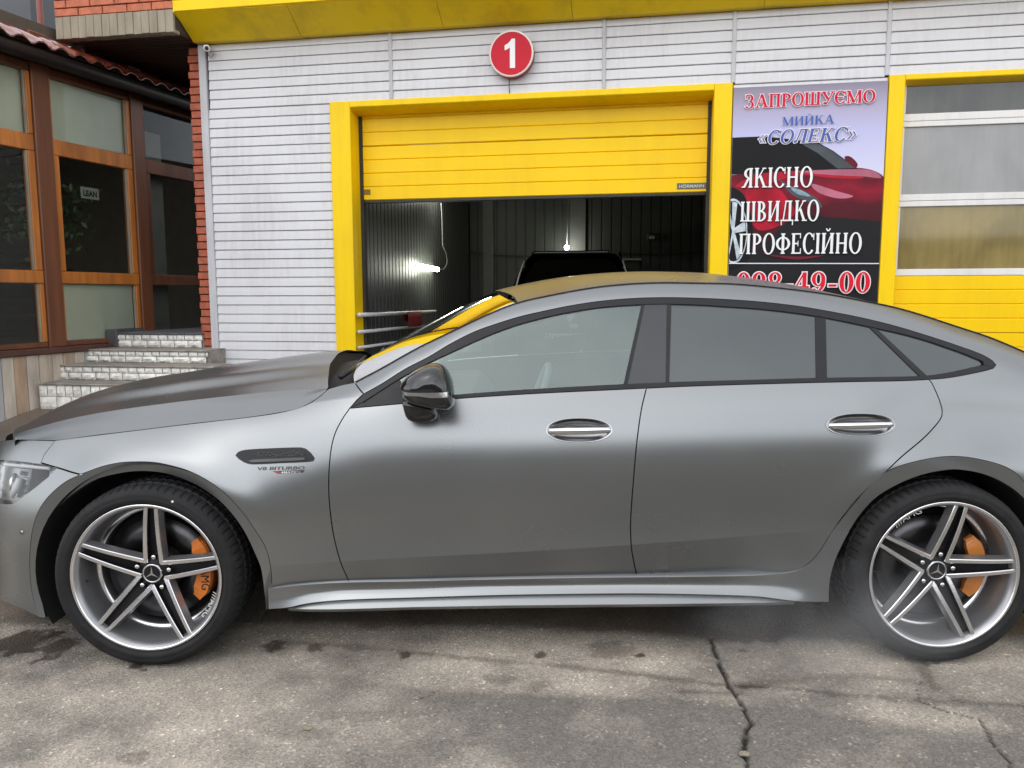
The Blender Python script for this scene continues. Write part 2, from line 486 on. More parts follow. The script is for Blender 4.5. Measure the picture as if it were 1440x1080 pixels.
ag = N(t, 'ShaderNodeTexNoise', Scale=130.0, Detail=4.0, Roughness=0.7); t.links.new(tc.outputs['Object'], ag.inputs['Vector'])
vo = N(t, 'ShaderNodeTexVoronoi', Scale=115.0, Randomness=1.0); t.links.new(tc.outputs['Object'], vo.inputs['Vector'])
vcol = ramp(t, vo.outputs['Color'], [(0.0, (0.55, 0.54, 0.53)), (0.6, (0.95, 0.93, 0.9)), (0.86, (1.15, 1.12, 1.05)), (0.97, (2.3, 2.2, 2.0))])
m1 = N(t, 'ShaderNodeMixRGB', blend_type='MULTIPLY'); m1.inputs[0].default_value = 0.75
t.links.new(base, m1.inputs[1]); t.links.new(vcol, m1.inputs[2])
agc = ramp(t, ag.outputs['Fac'], [(0.3, (0.62, 0.60, 0.58)), (0.5, (1, 1, 1)), (0.7, (1.3, 1.27, 1.2))])
m2_ = N(t, 'ShaderNodeMixRGB', blend_type='MULTIPLY'); m2_.inputs[0].default_value = 0.8
t.links.new(m1.outputs[0], m2_.inputs[1]); t.links.new(agc, m2_.inputs[2])
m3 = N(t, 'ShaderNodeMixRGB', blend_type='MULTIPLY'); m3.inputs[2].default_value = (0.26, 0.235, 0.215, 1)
t.links.new(attr('wet_shade'), m3.inputs[0]); t.links.new(m2_.outputs[0], m3.inputs[1])
m4 = N(t, 'ShaderNodeMixRGB', blend_type='MIX'); m4.inputs[2].default_value = (0.022, 0.019, 0.016, 1)
t.links.new(attr('crack'), m4.inputs[0]); t.links.new(m3.outputs[0], m4.inputs[1])
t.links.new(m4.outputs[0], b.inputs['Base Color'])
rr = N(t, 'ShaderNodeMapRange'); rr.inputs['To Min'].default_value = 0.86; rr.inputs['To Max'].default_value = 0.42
t.links.new(attr('wet_shade'), rr.inputs[0]); t.links.new(rr.outputs[0], b.inputs['Roughness'])
b.inputs['Specular IOR Level'].default_value = 0.35
bh = N(t, 'ShaderNodeMath', operation='ADD'); t.links.new(ag.outputs['Fac'], bh.inputs[0]); t.links.new(vo.outputs['Distance'], bh.inputs[1])
bp = N(t, 'ShaderNodeBump', Strength=0.55, Distance=0.006); t.links.new(bh.outputs[0], bp.inputs['Height']); t.links.new(bp.outputs[0], b.inputs['Normal'])
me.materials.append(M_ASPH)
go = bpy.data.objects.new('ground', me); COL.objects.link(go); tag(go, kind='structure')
# ================================================================== CAR WASH
def stained(name, col, dirt, rough=0.5, amt=0.6, sx=18.0, sz=1.6, metal=0.0, spec=0.22, bump=0.05):
    """painted sheet with faint vertical dirt runs"""
    m, t, b = _new(name)
    tc = N(t, 'ShaderNodeTexCoord')
    mp = N(t, 'ShaderNodeMapping'); mp.inputs['Scale'].default_value = (sx, sx, sz); t.links.new(tc.outputs['Object'], mp.inputs[0])
    n1_ = N(t, 'ShaderNodeTexNoise', Scale=1.0, Detail=7.0, Roughness=0.65); t.links.new(mp.outputs[0], n1_.inputs['Vector'])
    n2_ = N(t, 'ShaderNodeTexNoise', Scale=1.7, Detail=4.0); t.links.new(tc.outputs['Object'], n2_.inputs['Vector'])
    mu = N(t, 'ShaderNodeMath', operation='MULTIPLY'); t.links.new(n1_.outputs['Fac'], mu.inputs[0]); t.links.new(n2_.outputs['Fac'], mu.inputs[1])
    f = ramp(t, mu.outputs[0], [(0.20, (0, 0, 0)), (0.42, (amt, amt, amt))])
    mx = N(t, 'ShaderNodeMixRGB'); mx.inputs[1].default_value = (*col, 1); mx.inputs[2].default_value = (*dirt, 1)
    t.links.new(f, mx.inputs[0]); t.links.new(mx.outputs[0], b.inputs['Base Color'])
    b.inputs['Roughness'].default_value = rough; b.inputs['Metallic'].default_value = metal; b.inputs['Specular IOR Level'].default_value = spec
    if bump:
        n3_ = N(t, 'ShaderNodeTexNoise', Scale=7.0, Detail=3.0); t.links.new(tc.outputs['Object'], n3_.inputs['Vector'])
        bp = N(t, 'ShaderNodeBump', Strength=bump, Distance=0.02); t.links.new(n3_.outputs['Fac'], bp.inputs['Height']); t.links.new(bp.outputs[0], b.inputs['Normal'])
    return m
M_SIDE = stained('white_siding_paint', (0.65, 0.65, 0.67), (0.44, 0.42, 0.42), 0.45, 0.40, 24.0, 3.0)
M_BATT = stained('grey_batten_paint', (0.55, 0.55, 0.58), (0.35, 0.34, 0.33), 0.45, 0.6)
M_YEL = stained('yellow_paint', (0.90, 0.60, 0.001), (0.52, 0.33, 0.02), 0.40, 0.28, 16.0, 0.8)
M_YELD = stained('yellow_door_paint', (0.91, 0.585, 0.001), (0.66, 0.40, 0.01), 0.38, 0.25, 8.0, 1.0)
M_YELC = stained('yellow_canopy_paint', (0.84, 0.58, 0.008), (0.40, 0.27, 0.03), 0.42, 0.6, 5.0, 2.0, bump=0.12)
M_ALU = stained('white_aluminium', (0.74, 0.73, 0.71), (0.5, 0.48, 0.45), 0.4, 0.4)
M_GAP = mat('dark_joint', (0.03, 0.03, 0.03), 0.8, var=0.2)
M_SEAL = mat('rubber_seal', (0.025, 0.024, 0.023), 0.6, var=0.3)
BLD = thing('car_wash_building', 'white clad car wash building with yellow framed gates and a yellow canopy', 'building', WP(0, 0, G_TOP))
ZT = 3.86
# backing walls behind the cladding
b = MB()
b.box(WP, -4.02, -2.62, -0.20, -0.012, 0.2, ZT+0.6); b.box(WP, -2.62, 1.0, -0.20, -0.012, 3.21, ZT+0.6); b.box(WP, 1.0, 2.44, -0.20, -0.012, 0.2, ZT+0.6); b.box(WP, 2.44, 7.5, -0.20, -0.012, 3.24, ZT+0.6); b.box(WP, 6.6, 7.5, -0.20, -0.012, 0.2, 3.24)
b.build('wall', M_GAP, BLD)
# cladding boards: each one lapped over the next
PITCH = 0.0925
def board(s0, s1, z, hgt=PITCH):
    r1, r2 = random.uniform(-.0012, .0012), random.uniform(-.0012, .0012)
    dz = random.uniform(-.001, .001)
    v = []
    for s, r_ in ((s0, r1), (s1, r2)):
        v += [WP(s, -0.010, z+.001), WP(s, 0.011+r_, z+.001+dz), WP(s, 0.0145+r_, z+.005+dz), WP(s, 0.010+r_, z+hgt*.55), WP(s, 0.004, z+hgt-.007), WP(s, 0.001, z+hgt-.0025), WP(s, -0.010, z+hgt-.0025)]
    k = 7
    mk('cladding_board', v, [(j, j+1, k+j+1, k+j) for j in range(k-1)]+[tuple(range(k))[::-1], tuple(range(k, 2*k))], M_SIDE, BLD)
bat = [-2.09, -0.07, 1.07, 2.345, 4.3]
for j in range(38):
    z = G_TOP+0.02+j*PITCH
    if z > ZT-0.02: break
    h_ = min(PITCH, ZT-z)
    if z < 3.245-PITCH:
        board(-3.995, -2.715, z, h_)
        if z < 1.2-PITCH: board(1.075, 2.355, z, h_)
        elif z < 3.2: board(1.075, 2.355, z, h_)
    else:
        zz = z
        ed = [-3.995]+bat+[7.4]
        for a, c in zip(ed[:-1], ed[1:]): board(a+0.018, c-0.018, zz, h_)
for s in bat:
    b = MB(); b.cbox(WP, s-0.018, s+0.018, -0.005, 0.022, 3.25, ZT, .004); b.build('cladding_batten', M_BATT, BLD)
b = MB(); b.cbox(WP, -4.075, -3.998, -0.10, 0.030, 0.42, ZT, .006); b.build('corner_trim', M_BATT, BLD)

# first gate: frame, half-raised sectional door
G1 = MB()
G1.cbox(WP, -2.71, -2.503, -0.19, 0.035, 0.30, 3.247, .006)
gate1 = G1.build('gate_frame', M_YEL, BLD)
b = MB(); b.cbox(WP, 0.908, 1.068, -0.23, 0.035, 0.30, 3.247, .006); b.build('frame_post', M_YEL, gate1)
b = MB()
b.add([WP(s, d, z) for s in (-2.502, 0.907) for d, z in ((-0.23, 3.247), (0.03, 3.247), (0.036, 3.238), (0.036, 3.195), (0.030, 3.188), (-0.02, 3.165), (-0.23, 3.150))],
      [(j, (j+1) % 7, 7+(j+1) % 7, 7+j) for j in range(7)]+[tuple(range(7))[::-1], tuple(range(7, 14))])
b.build('frame_lintel', M_YEL, gate1)
for a, c in ((-2.53, -2.470), (0.878, 0.907)): MB().box(WP, a, c, -0.26, -0.192, 0.35, 3.15).build('door_track', M_SEAL, gate1)
def ribbed(s0, s1, d, z0, z1, n, m, name, parent, depth=0.010):
    """door section with n horizontal ribs pressed into its face"""
    prof = []; h = (z1-z0)/n
    for k in range(n):
        a = z0+k*h
        g_ = 0.004 if k == 0 else 0.0
        prof += [(d-depth, a+.001), (d, a+.009), (d, a+h-.006), (d-depth*.35, a+h-.001)]
    v = []
    pr = [(d-0.04, z0+.001)]+prof+[(d-0.04, z1-.001)]
    for s in (s0, s1): v += [WP(s, q, z) for q, z in pr]
    k = len(pr)
    return mk(name, v, [(j, j+1, k+j+1, k+j) for j in range(k-1)]+[tuple(range(k))[::-1], tuple(range(k, 2*k))], m, parent)
zb_ = float(np.mean([wpx(505, 281.5, -0.2)[1], wpx(995, 270.5, -0.2)[1]]))
zs_ = float(np.mean([wpx(505, 205.8, -0.2)[1], wpx(960, 190, -0.2)[1]]))
hh = zs_-zb_
sec = ribbed(-2.468, 0.876, -0.20, zb_, zs_-.003, 4, M_YELD, 'gate_door', BLD)
ribbed(-2.468, 0.876, -0.203, zs_+.003, zs_+hh, 4, M_YELD, 'door_section', sec)
ribbed(-2.468, 0.876, -0.206, zs_+hh+.004, zs_+2*hh, 4, M_YELD, 'door_section', sec)
b = MB(); b.cbox(WP, -2.468, 0.876, -0.24, -0.195, zb_-.030, zb_-.001, .006); b.build('door_seal', M_SEAL, sec)
a0, a1 = wpx(952, 262, -0.19), wpx(994, 262, -0.19); 
M_PLATE = mat('grey_nameplate', (0.10, 0.10, 0.10), 0.4, var=0.1)
def plate(px0, px1, py0, py1, d, m, name, parent, th=.004):
    s0, z0 = wpx(px0, (py0+py1)/2, d); s1, z1 = wpx(px1, (py0+py1)/2, d); zc = (z0+z1)/2; h_ = abs(wpx((px0+px1)/2, py0, d)[1]-wpx((px0+px1)/2, py1, d)[1])
    b = MB(); b.cbox(WP, s0, s1, d, d+th, zc-h_/2, zc+h_/2, .001)
    return b.build(name, m, parent), s0, s1, zc, h_
def wall_text(txt, s0, s1, z0, hgt, d, m, name, parent, bold=0.02):
    v, f = text_mesh(txt, 1.0, bold); v = np.array(v); v[:, 0] -= v[:, 0].min(); v[:, 0] /= v[:, 0].max(); v[:, 1] /= 0.72
    return mk(name, [WP(s0+(s1-s0)*p[0], d, z0+hgt*p[1]) for p in v], f, m, parent)

_TXT = {}
def text_mesh(txt, size, bold=0.0):
    """flat letters from the built-in typeface as (points, faces)"""
    key = (txt, bold)
    if key not in _TXT:
        c = bpy.data.curves.new('t', 'FONT'); c.body = txt; c.size = 1.0; c.offset = bold; c.resolution_u = 4
        o = bpy.data.objects.new('t', c); COL.objects.link(o)
        bpy.context.view_layer.update()
        dg = bpy.context.evaluated_depsgraph_get()
        me = bpy.data.meshes.new_from_object(o.evaluated_get(dg))
        _TXT[key] = ([tuple(v.co) for v in me.vertices], [tuple(p.vertices) for p in me.polygons])
        bpy.data.objects.remove(o); bpy.data.meshes.remove(me)
    v, f = _TXT[key]
    return [(p[0]*size, p[1]*size, 0) for p in v], f
M_PRINTW = mat('white_lettering', (0.8, 0.8, 0.8), 0.5, var=0.02)
pl, s0, s1, zc, h_ = plate(952, 993, 257.2, 265.8, -0.199, M_PLATE, 'door_nameplate', sec)
wall_text('HÖRMANN', s0+.02, s1-.02, zc-h_*.26, h_*.50, -0.1945, mat('nameplate_print', (0.5, 0.5, 0.5), 0.4, var=0.05), 'nameplate_print', sec)
pl, s0, s1, zc, h_ = plate(509, 521, 266.5, 274, -0.199, mat('type_label', (0.20, 0.12, 0.01), 0.5, var=0.6, scale=90), 'type_label', sec, .0015)

# second gate: frame and glazed sectional door
g2 = MB().cbox(WP, 2.362, 2.492, -0.12, 0.04, 0.30, 3.245, .006).build('gate_frame', M_YEL, BLD)
b = MB()
b.add([WP(s, d, z) for s in (2.493, 6.55) for d, z in ((-0.15, 3.246), (0.034, 3.246), (0.04, 3.24), (0.04, 3.205), (0.034, 3.198), (-0.15, 3.160))], [(j, (j+1) % 6, 6+(j+1) % 6, 6+j) for j in range(6)]+[tuple(range(6))[::-1], tuple(range(6, 12))])
b.build('frame_lintel', M_YEL, g2)
MB().cbox(WP, 6.45, 6.6, -0.15, 0.04, 0.30, 3.245, .006).build('frame_post', M_YEL, g2)
def z2(py, px=1340, d=-0.07): return float(wpx(px, py, d)[1])
D2 = -0.07
lv = [z2(158), z2(168.5), z2(176.5), z2(272), z2(281.5), z2(289.5), z2(378), z2(387.5)]
M_P1 = glass('acrylic_pane_top', (0.06, 0.06, 0.06), 1.5, 0.05, diffuse=(0.055, 0.055, 0.052), dfac=0.9, blotch=.35)
M_P2 = glass('acrylic_pane_middle', (0.2, 0.2, 0.2), 1.55, 0.05, diffuse=(0.25, 0.25, 0.25), dfac=0.9, blotch=.12)
M_P3 = glass('acrylic_pane_low', (0.25, 0.25, 0.2), 1.45, 0.06, diffuse=(0.30, 0.235, 0.09), dfac=0.8, blotch=.2)
gd = ribbed(2.50, 6.44, D2, lv[7]-0.125*4-.002, lv[7]-.002, 4, M_YELD, 'gate_door', BLD, .008)
ribbed(2.50, 6.44, D2-.002, lv[7]-0.125*8-.004, lv[7]-0.125*4-.004, 4, M_YELD, 'door_section', gd, .008)
ZP3 = lv
for za, zb2, nm in ((lv[1]+.001, lv[0], 'r'), (lv[2], lv[1]-.002, 'r'), (lv[4]+.001, lv[3], 'r'), (lv[5], lv[4]-.002, 'r'), (lv[7], lv[6], 'r')):
    MB().cbox(WP, 2.50, 6.44, D2-.03, D2+.004, za, zb2, .004).build('door_rail', M_ALU, gd)
for (za, zb2, m_) in ((lv[0], 3.19, M_P1), (lv[3], lv[2], M_P2), (lv[6], lv[5], M_P3)):
    for a, c in ((2.535, 3.80), (3.84, 5.10), (5.14, 6.40)):
        MB().box(WP, a, c, D2-.022, D2-.016, za-.003, zb2+.003).build('door_pane', m_, gd)
    for a in (2.50, 3.80, 5.10, 6.40):
        MB().cbox(WP, a, a+.038 if a > 2.6 else a+.036, D2-.03, D2+.001, za+.001, zb2-.001, .003).build('door_stile', M_ALU, gd)
# hall behind the second gate
MB().box(WP, 2.45, 6.6, -3.4, -3.3, 0.3, 3.4).build('hall_wall', mat('hall_render', (0.30, 0.27, 0.16), 0.8), BLD)

# canopy: fascia with a sloping underside, made of sheets
cz0, cz1, cd = 3.862, 4.035, 0.40
ed = [-4.075, -2.95, -1.55, -0.35, 1.3, 2.9, 5.0, 7.4]
can = MB().box(WP, -4.05, 7.38, -0.3, 0.34, 4.10, 4.75).build('canopy', M_YELC, BLD)
for a, c in zip(ed[:-1], ed[1:]):
    w_ = random.uniform(-.006, .006)
    MB().add([WP(s, d, z+w_*k) for s, k in ((a+.002, 0), (c-.002, 1)) for d, z in ((-0.01, cz0), (0.10, cz0-.004), (cd-.01, cz1), (cd-.01, cz1+.01), (0.1, cz0+.006), (-0.01, cz0+.01))], [(j, (j+1) % 6, 6+(j+1) % 6, 6+j) for j in range(6)]+[tuple(range(6))[::-1], tuple(range(6, 12))]).build('soffit_sheet', M_YELC, can)
ed2 = [-4.075, -1.9, 0.4, 2.7, 5.0, 7.4]
for a, c in zip(ed2[:-1], ed2[1:]):
    for k in range(4):
        MB().cbox(WP, a+.0015, c-.0015, cd-.045, cd+.008-.0008*k, cz1+.004+k*.105, cz1+.104+k*.105, .006).build('fascia_sheet', M_YEL, can)
MB().add([WP(-4.075, d, z) for d, z in ((-0.01, cz0), (cd, cz1), (cd, cz1+.43), (-.01, cz1+.43))]+[WP(-4.083, d, z) for d, z in ((-0.01, cz0), (cd, cz1), (cd, cz1+.43), (-.01, cz1+.43))], [(0, 1, 2, 3), (7, 6, 5, 4), (0, 4, 5, 1), (1, 5, 6, 2), (2, 6, 7, 3), (3, 7, 4, 0)]).build('canopy_end', M_YEL, can)

# the wash bay behind the first gate
M_RIB = mat('ribbed_panel_grey', (0.055, 0.060, 0.057), 0.42, spec=0.35, var=0.15, scale=2.0)
BD = -5.6
def ribs(P, a0, a1, z0, z1, pitch, dep, m, name, parent):
    """upright ribbed sheeting, ribs too fine to pick apart"""
    n = int((a1-a0)/pitch); pr = []
    for k in range(n):
        a = a0+k*pitch; pr += [(a, 0.0), (a+pitch*.80, 0.0), (a+pitch*.84, dep), (a+pitch*.96, dep)]
    pr.append((a1, 0.0))
    v = [P(a, q, z) for z in (z0, z1) for a, q in pr]; k = len(pr)
    o = mk(name, v, [(j, j+1, k+j+1, k+j) for j in range(k-1)], m, parent)
    return o
bay = MB().box(WP, -2.72, 1.3, -5.8, -0.25, 0.30, 0.345).build('wash_bay', mat('bay_floor', (0.06, 0.06, 0.06), 0.5), BLD)
tag(ribs(lambda a, q, z: WP(-2.62+q*-1-.0, -a, z), 0.26, 5.6, 0.34, 3.35, 0.125, 0.012, M_RIB, 'ribbed_sheeting', bay), kind='stuff')
tag(ribs(lambda a, q, z: WP(a, BD-q, z), -2.62, 1.25, 0.34, 3.35, 0.16, 0.012, M_RIB, 'ribbed_sheeting', bay), kind='stuff')
tag(ribs(lambda a, q, z: WP(1.22+q, -a, z), 0.26, 5.6, 0.34, 3.35, 0.125, 0.012, M_RIB, 'ribbed_sheeting', bay), kind='stuff')
MB().box(WP, -2.75, 1.35, -5.8, -0.25, 3.36, 3.42).build('bay_ceiling', M_RIB, bay)
MB().box(WP, -2.80, -2.64, -5.8, -0.25, 0.3, 3.4).box(WP, 1.25, 1.4, -5.8, -0.25, 0.3, 3.4).box(WP, -2.8, 1.4, -5.9, -5.72, 0.3, 3.4).build('bay_backing', M_GAP, bay)
a = float(wpx(686.5, 330, BD+.06)[0]); MB().cbox(WP, a-.085, a+.085, BD, BD+.12, 0.34, 3.35, .01).build('bay_pillar', mat('pillar_grey', (0.16, 0.165, 0.16), 0.6), bay)
a = float(wpx(815, 330, BD+.06)[0]); MB().cbox(WP, a-.16, a+.10, BD, BD+.05, 0.34, 3.35, .006).build('bay_panel', mat('bay_panel_grey', (0.11, 0.115, 0.11), 0.5), bay)
M_TUBE = emit('lit_tube', (1.0, 1.0, 0.80), 10.0)
def left_wall_pt(px, py, off=0.05):
    """point on the bay's left wall under a pixel"""
    n = WT; D = -2.62+off
    d = ray(px, py); k = (D-CO@n)/(d@n); return CO+d*k
def tube_lamp(p0, p1, label, r_=0.032):
    p0 = Vector(p0); p1 = Vector(p1); u = (p1-p0).normalized()
    t_ = thing('tube_lamp', label, 'lamp', tuple(p0))
    MB().tube([p0, p1], r_, 12).build('glass_tube', M_TUBE, t_)
    MB().tube([p0-u*.02, p0+u*.004], r_*.5, 12).build('end_cap', M_SEAL, t_)
    MB().tube([p1-u*.012, p1+u*.04], r_*1.25, 12).build('end_cap', M_SEAL, t_)
    L = bpy.data.lights.new('lamp_light', 'POINT'); L.energy = 5; L.color = (0.98, 1.0, 0.86); L.shadow_soft_size = 0.12
    lo = bpy.data.objects.new('lamp_light', L); COL.objects.link(lo); lo.location = (p0+p1)/2+Vector(WT)*0.10
    adopt(lo, t_)
    return t_
pa = left_wall_pt(584, 373, .07); pb = left_wall_pt(615.5, 379, .07)
tube_lamp(pa, pb, 'lit fluorescent tube low on the dark wall of the wash bay')
pa = left_wall_pt(603, 279, .07); pb = left_wall_pt(622, 281, .07); pa[2] += 0.10; pb[2] += .10
tube_lamp(pa, pb, 'lit fluorescent tube hidden behind the raised gate of the wash bay')
pts = [left_wall_pt(*p, .06) for p in ((617, 379.5), (624, 378), (628.5, 369), (627, 356), (622.5, 345), (622, 330), (621, 300), (620, 286))]
tag(MB().tube(catmull(np.array(pts), .03), .007, 6).build('lamp_cable', mat('pale_cable', (0.55, 0.55, 0.5), 0.5)), 'pale looped cable feeding the lit tube in the bay', 'cable')
# floodlight at the back
p = on_plane(np.array(797.), np.array(348.), WN, WD-BD-.25)
fl = thing('flood_lamp', 'small lit flood lamp hanging above the black car in the bay', 'lamp', tuple(p))
MB().lathe([(.0001, -.02), (.028, -.014), (.04, 0.01), (.03, .03), (.0001, .035)], lambda a_, h_, c_: tuple(p+WT*a_+WN*h_+np.array([0, 0, c_])), 20).build('lamp_bulb', emit('lit_bulb', (1, 1, .85), 22.0), fl)
MB().tube([p+np.array([0, 0, .035]), p+np.array([.01, 0, .35]), p+np.array([.03, 0, .95])], .004, 6).build('hanging_wire', M_BATT, fl)
L = bpy.data.lights.new('lamp_light', 'POINT'); L.energy = 3.5; L.color = (1, 1, .88); L.shadow_soft_size = 0.05
lo = bpy.data.objects.new('lamp_light', L); COL.objects.link(lo); lo.location = tuple(p-WN*0.08); adopt(lo, fl)
# pipes along the bay's left wall, cloth over the upper one
for i, (pp, r_) in enumerate((([(505, 443), (540, 441.5), (612, 438)], .022), ([(505, 467), (560, 461.5), (640, 455)], .018), ([(505, 489), (556, 481.5), (600, 477)], .016))):
    P_ = [left_wall_pt(*q, .16) for q in pp]
    tag(MB().tube(P_, r_, 10).build('wall_pipe', M_BATT), ('top', 'middle', 'bottom')[i]+' grey pipe running along the dark wall inside the wash bay', 'pipe', 'pipes in the wash bay')
P_ = [left_wall_pt(q, 441-0.05*(q-570), .16) for q in (570, 576, 582, 590)]
v = []
for q in P_:
    for dz, dx in ((-.16, .03), (-.05, .035), (.012, .028), (.03, 0), (.012, -.028), (-.09, -.03)): v.append(q+np.array([0, 0, dz])+WT*dx)
tag(mk('red_cloth', v, [(i*6+j, i*6+j+1, (i+1)*6+j+1, (i+1)*6+j) for i in range(3) for j in range(5)], mat('red_fabric', (0.22, 0.02, 0.02), 0.9, bump=.3), None, True), 'dark red cloth hung over the upper pipe in the bay', 'cloth')
p = on_plane(np.array(919.), np.array(333.), WN, WD-BD-.06)
cb = thing('wall_box', 'small dark equipment box on the back wall of the bay', 'box', tuple(p))
MB().cbox(lambda a_, b_, c_: tuple(p+WT*a_-WN*b_+np.array([0, 0, c_])), -.10, .10, 0, .06, -.055, .055, .01).build('box_body', M_SEAL, cb)
MB().cbox(lambda a_, b_, c_: tuple(p+WT*a_-WN*b_+np.array([0, 0, c_])), -.07, .02, .061, .075, -.04, .01, .004).build('box_lid', M_BATT, cb)
pts = [on_plane(np.array(float(a_)), np.array(float(c_)), WN, WD-BD-.07) for a_, c_ in ((645, 351), (680, 357), (720, 360), (800, 360), (870, 356), (930, 358), (995, 354))]
tag(MB().tube(catmull(np.array(pts), .1), .008, 6).build('wall_hose', M_SEAL), 'black hose slung along the back wall of the bay', 'hose')
p = on_plane(np.array(884.), np.array(364.), WN, WD-BD-.1)
sh = thing('wall_shelf', 'pale narrow shelf on the back wall beside the black car', 'shelf', tuple(p))
MB().box(lambda a_, b_, c_: tuple(p+WT*a_-WN*b_+np.array([0, 0, c_])), -.17, .20, 0, .16, -.03, .0).build('shelf_board', M_BATT, sh)
MB().box(lambda a_, b_, c_: tuple(p+WT*a_-WN*b_+np.array([0, 0, c_])), -.15, .18, .0, .03, -.30, -.031).build('shelf_back', M_RIB, sh)

# ---- black car parked in the bay, seen from behind
SD = -2.9
cs, _z = wpx(803, 408, SD)
cs = float(cs)
def KP(a, b, c): return WP(cs+a, SD-b, 0.345+c*0.955)      # a across, b forwards into the bay, c up
suv = thing('black_car', 'black car standing inside the dark wash bay, seen from behind', 'car', KP(0, 0, 0))
M_SUV = mat('black_car_paint', (0.006, 0.006, 0.007), 0.12, var=0.1, coat=1.0)
M_SUVG = mat('black_car_glass', (0.004, 0.004, 0.004), 0.04, var=0.1, spec=0.6)
def suv_section(b):
    lean = max(0.0, 0.35-b)/0.35
    return b
secs = []
prof = [(0.82, 0.25), (0.93, 0.40), (0.96, 0.70), (0.95, 0.92), (0.90, 1.02), (0.82, 1.20), (0.73, 1.45), (0.66, 1.60), (0.56, 1.675), (0.30, 1.71), (0.0, 1.72)]
V = []; cols = prof+[(-a_, c_) for a_, c_ in prof[-2::-1]]
st = [(0.0, 0), (0.0, 1), (0.3, 2), (1.2, 2), (2.2, 2), (2.9, 3), (3.6, 4)]
for b_, k in st:
    for a_, c_ in cols:
        up = max(0.0, c_-0.95)
        if k == 0: V.append(KP(a_*.9, 0.12+up*0.42, min(c_, 1.64)*.98))
        elif k == 1: V.append(KP(a_*.985, 0.03+up*0.40, c_))
        elif k == 2: V.append(KP(a_, b_+0.0*up, c_))
        elif k == 3: V.append(KP(a_, b_-up*.2, c_-up*0.25))
        else: V.append(KP(a_*.95, b_-up*.5, min(c_, 1.0)))
m_ = len(cols)
mk('body_shell', V, [(i*m_+j, i*m_+j+1, (i+1)*m_+j+1, (i+1)*m_+j) for i in range(len(st)-1) for j in range(m_-1)]+[tuple(range(m_))], M_SUV, suv, True)
gl_ = [(0.70, 1.08), (0.62, 1.42), (0.54, 1.56), (0.45, 1.60), (-0.45, 1.60), (-0.54, 1.56), (-0.62, 1.42), (-0.70, 1.08)]
mk('rear_window', [KP(a_, 0.10+(c_-.95)*.41-.02*(1-(a_/.8)**2), c_) for a_, c_ in gl_], [tuple(range(8))], M_SUVG, suv)
for sg in (-1, 1):
    MB().tube([KP(sg*.60, .45, 1.66), KP(sg*.60, .55, 1.70), KP(sg*.59, 1.6, 1.715), KP(sg*.59, 1.7, 1.68)], .018, 8).build('roof_rail', M_TRIM0 if False else M_SEAL, suv)
    MB().tube([KP(sg*.80, .10, 1.05), KP(sg*.72, .22, 1.40), KP(sg*.665, .29, 1.58)], .012, 8).build('window_edge', M_BATT, suv)
    MB().cbox(lambda a_, b_, c_: KP(sg*a_, .06-b_, c_), .62, .93, 0, .05, .82, .98, .02).build('tail_light', mat('tail_red', (.2, .01, .01), .15), suv)
    MB().cbox(lambda a_, b_, c_: KP(sg*a_, 1.9-b_, c_), .94, 1.08, 0, .10, 1.02, 1.18, .03).build('door_mirror', M_SUV, suv)
    for b_ in (0.75, 3.1):
        MB().lathe([(.2, -.12), (.33, -.11), (.345, -.06), (.345, .06), (.33, .11), (.2, .12)], lambda x_, h_, y_: KP(sg*.80+h_, b_+x_, .345+y_), 32).build('wheel', M_SEAL, suv)
pz = float(wpx(793, 475, SD+.02)[1]); ps = float(wpx(793, 475, SD+.02)[0])
MB().cbox(WP, ps-.25, ps+.25, SD-.02, SD+.012, pz-.055, pz+.055, .004).build('number_plate', M_PRINTW, suv)
wall_text('KA 8761 HA', ps-.19, ps+.225, pz-.035, .068, SD+.0135, M_SEAL, 'plate_lettering', suv, .03)
mk('plate_flag', [WP(ps+a_, SD+.0135, pz+c_) for a_, c_ in ((-.24, -.048), (-.205, -.048), (-.205, .048), (-.24, .048))], [(0, 1, 2, 3)], mat('plate_blue', (.02, .08, .35), .4), suv)
MB().cbox(lambda a_, b_, c_: KP(a_, .02-b_, c_), -.5, .5, 0, .06, 1.655, 1.70, .02).build('roof_spoiler', M_SUV, suv)

# ---- round number sign over the gate
c = wpx(719, 75.5, 0.10); cs_, cz_ = float(c[0]), float(c[1])
sg_ = thing('number_sign', 'round red sign with a white number one above the open gate', 'sign', WP(cs_, 0.03, cz_))
def DP(a_, h_, c_): return WP(cs_+a_, h_, cz_+c_)
MB().lathe([(.0001, .105), (.192, .105), (.1925, .1045)], DP, 64, smooth=False).build('sign_face', mat('red_sign_face', (0.55, 0.012, 0.03), 0.45, var=0.06, scale=2, spec=0.2), sg_)
MB().lathe([(.190, .107), (.206, .1075), (.207, .102), (.207, .100)], DP, 64).build('sign_rim', mat('sign_rim_paint', (0.75, 0.66, 0.62), 0.4, var=.05), sg_)
MB().lathe([(.206, .0995), (.205, .03), (.0001, .03)], DP, 64).build('sign_case', mat('red_sign_case', (0.30, 0.012, 0.025), 0.4, var=.1), sg_)
one = [(-.012, -.128), (.036, -.128), (.036, .128), (.004, .128), (-.010, .108), (-.032, .088), (-.060, .074), (-.060, .030), (-.034, .040), (-.012, .054)]
mk('sign_number', [DP(a_, .1085, c_) for a_, c_ in one]+[DP(a_, .1052, c_) for a_, c_ in one], [tuple(range(10))[::-1]]+[(i, (i+1) % 10, 10+(i+1) % 10, 10+i) for i in range(10)], M_PRINTW, sg_)
P_ = [WP(cs_-.03, .028, cz_-.20), WP(cs_-.035, .026, cz_-.27), WP(cs_-.03, .024, 3.25)]
MB().tube(P_, .004, 6).build('sign_cable', M_SEAL, sg_)
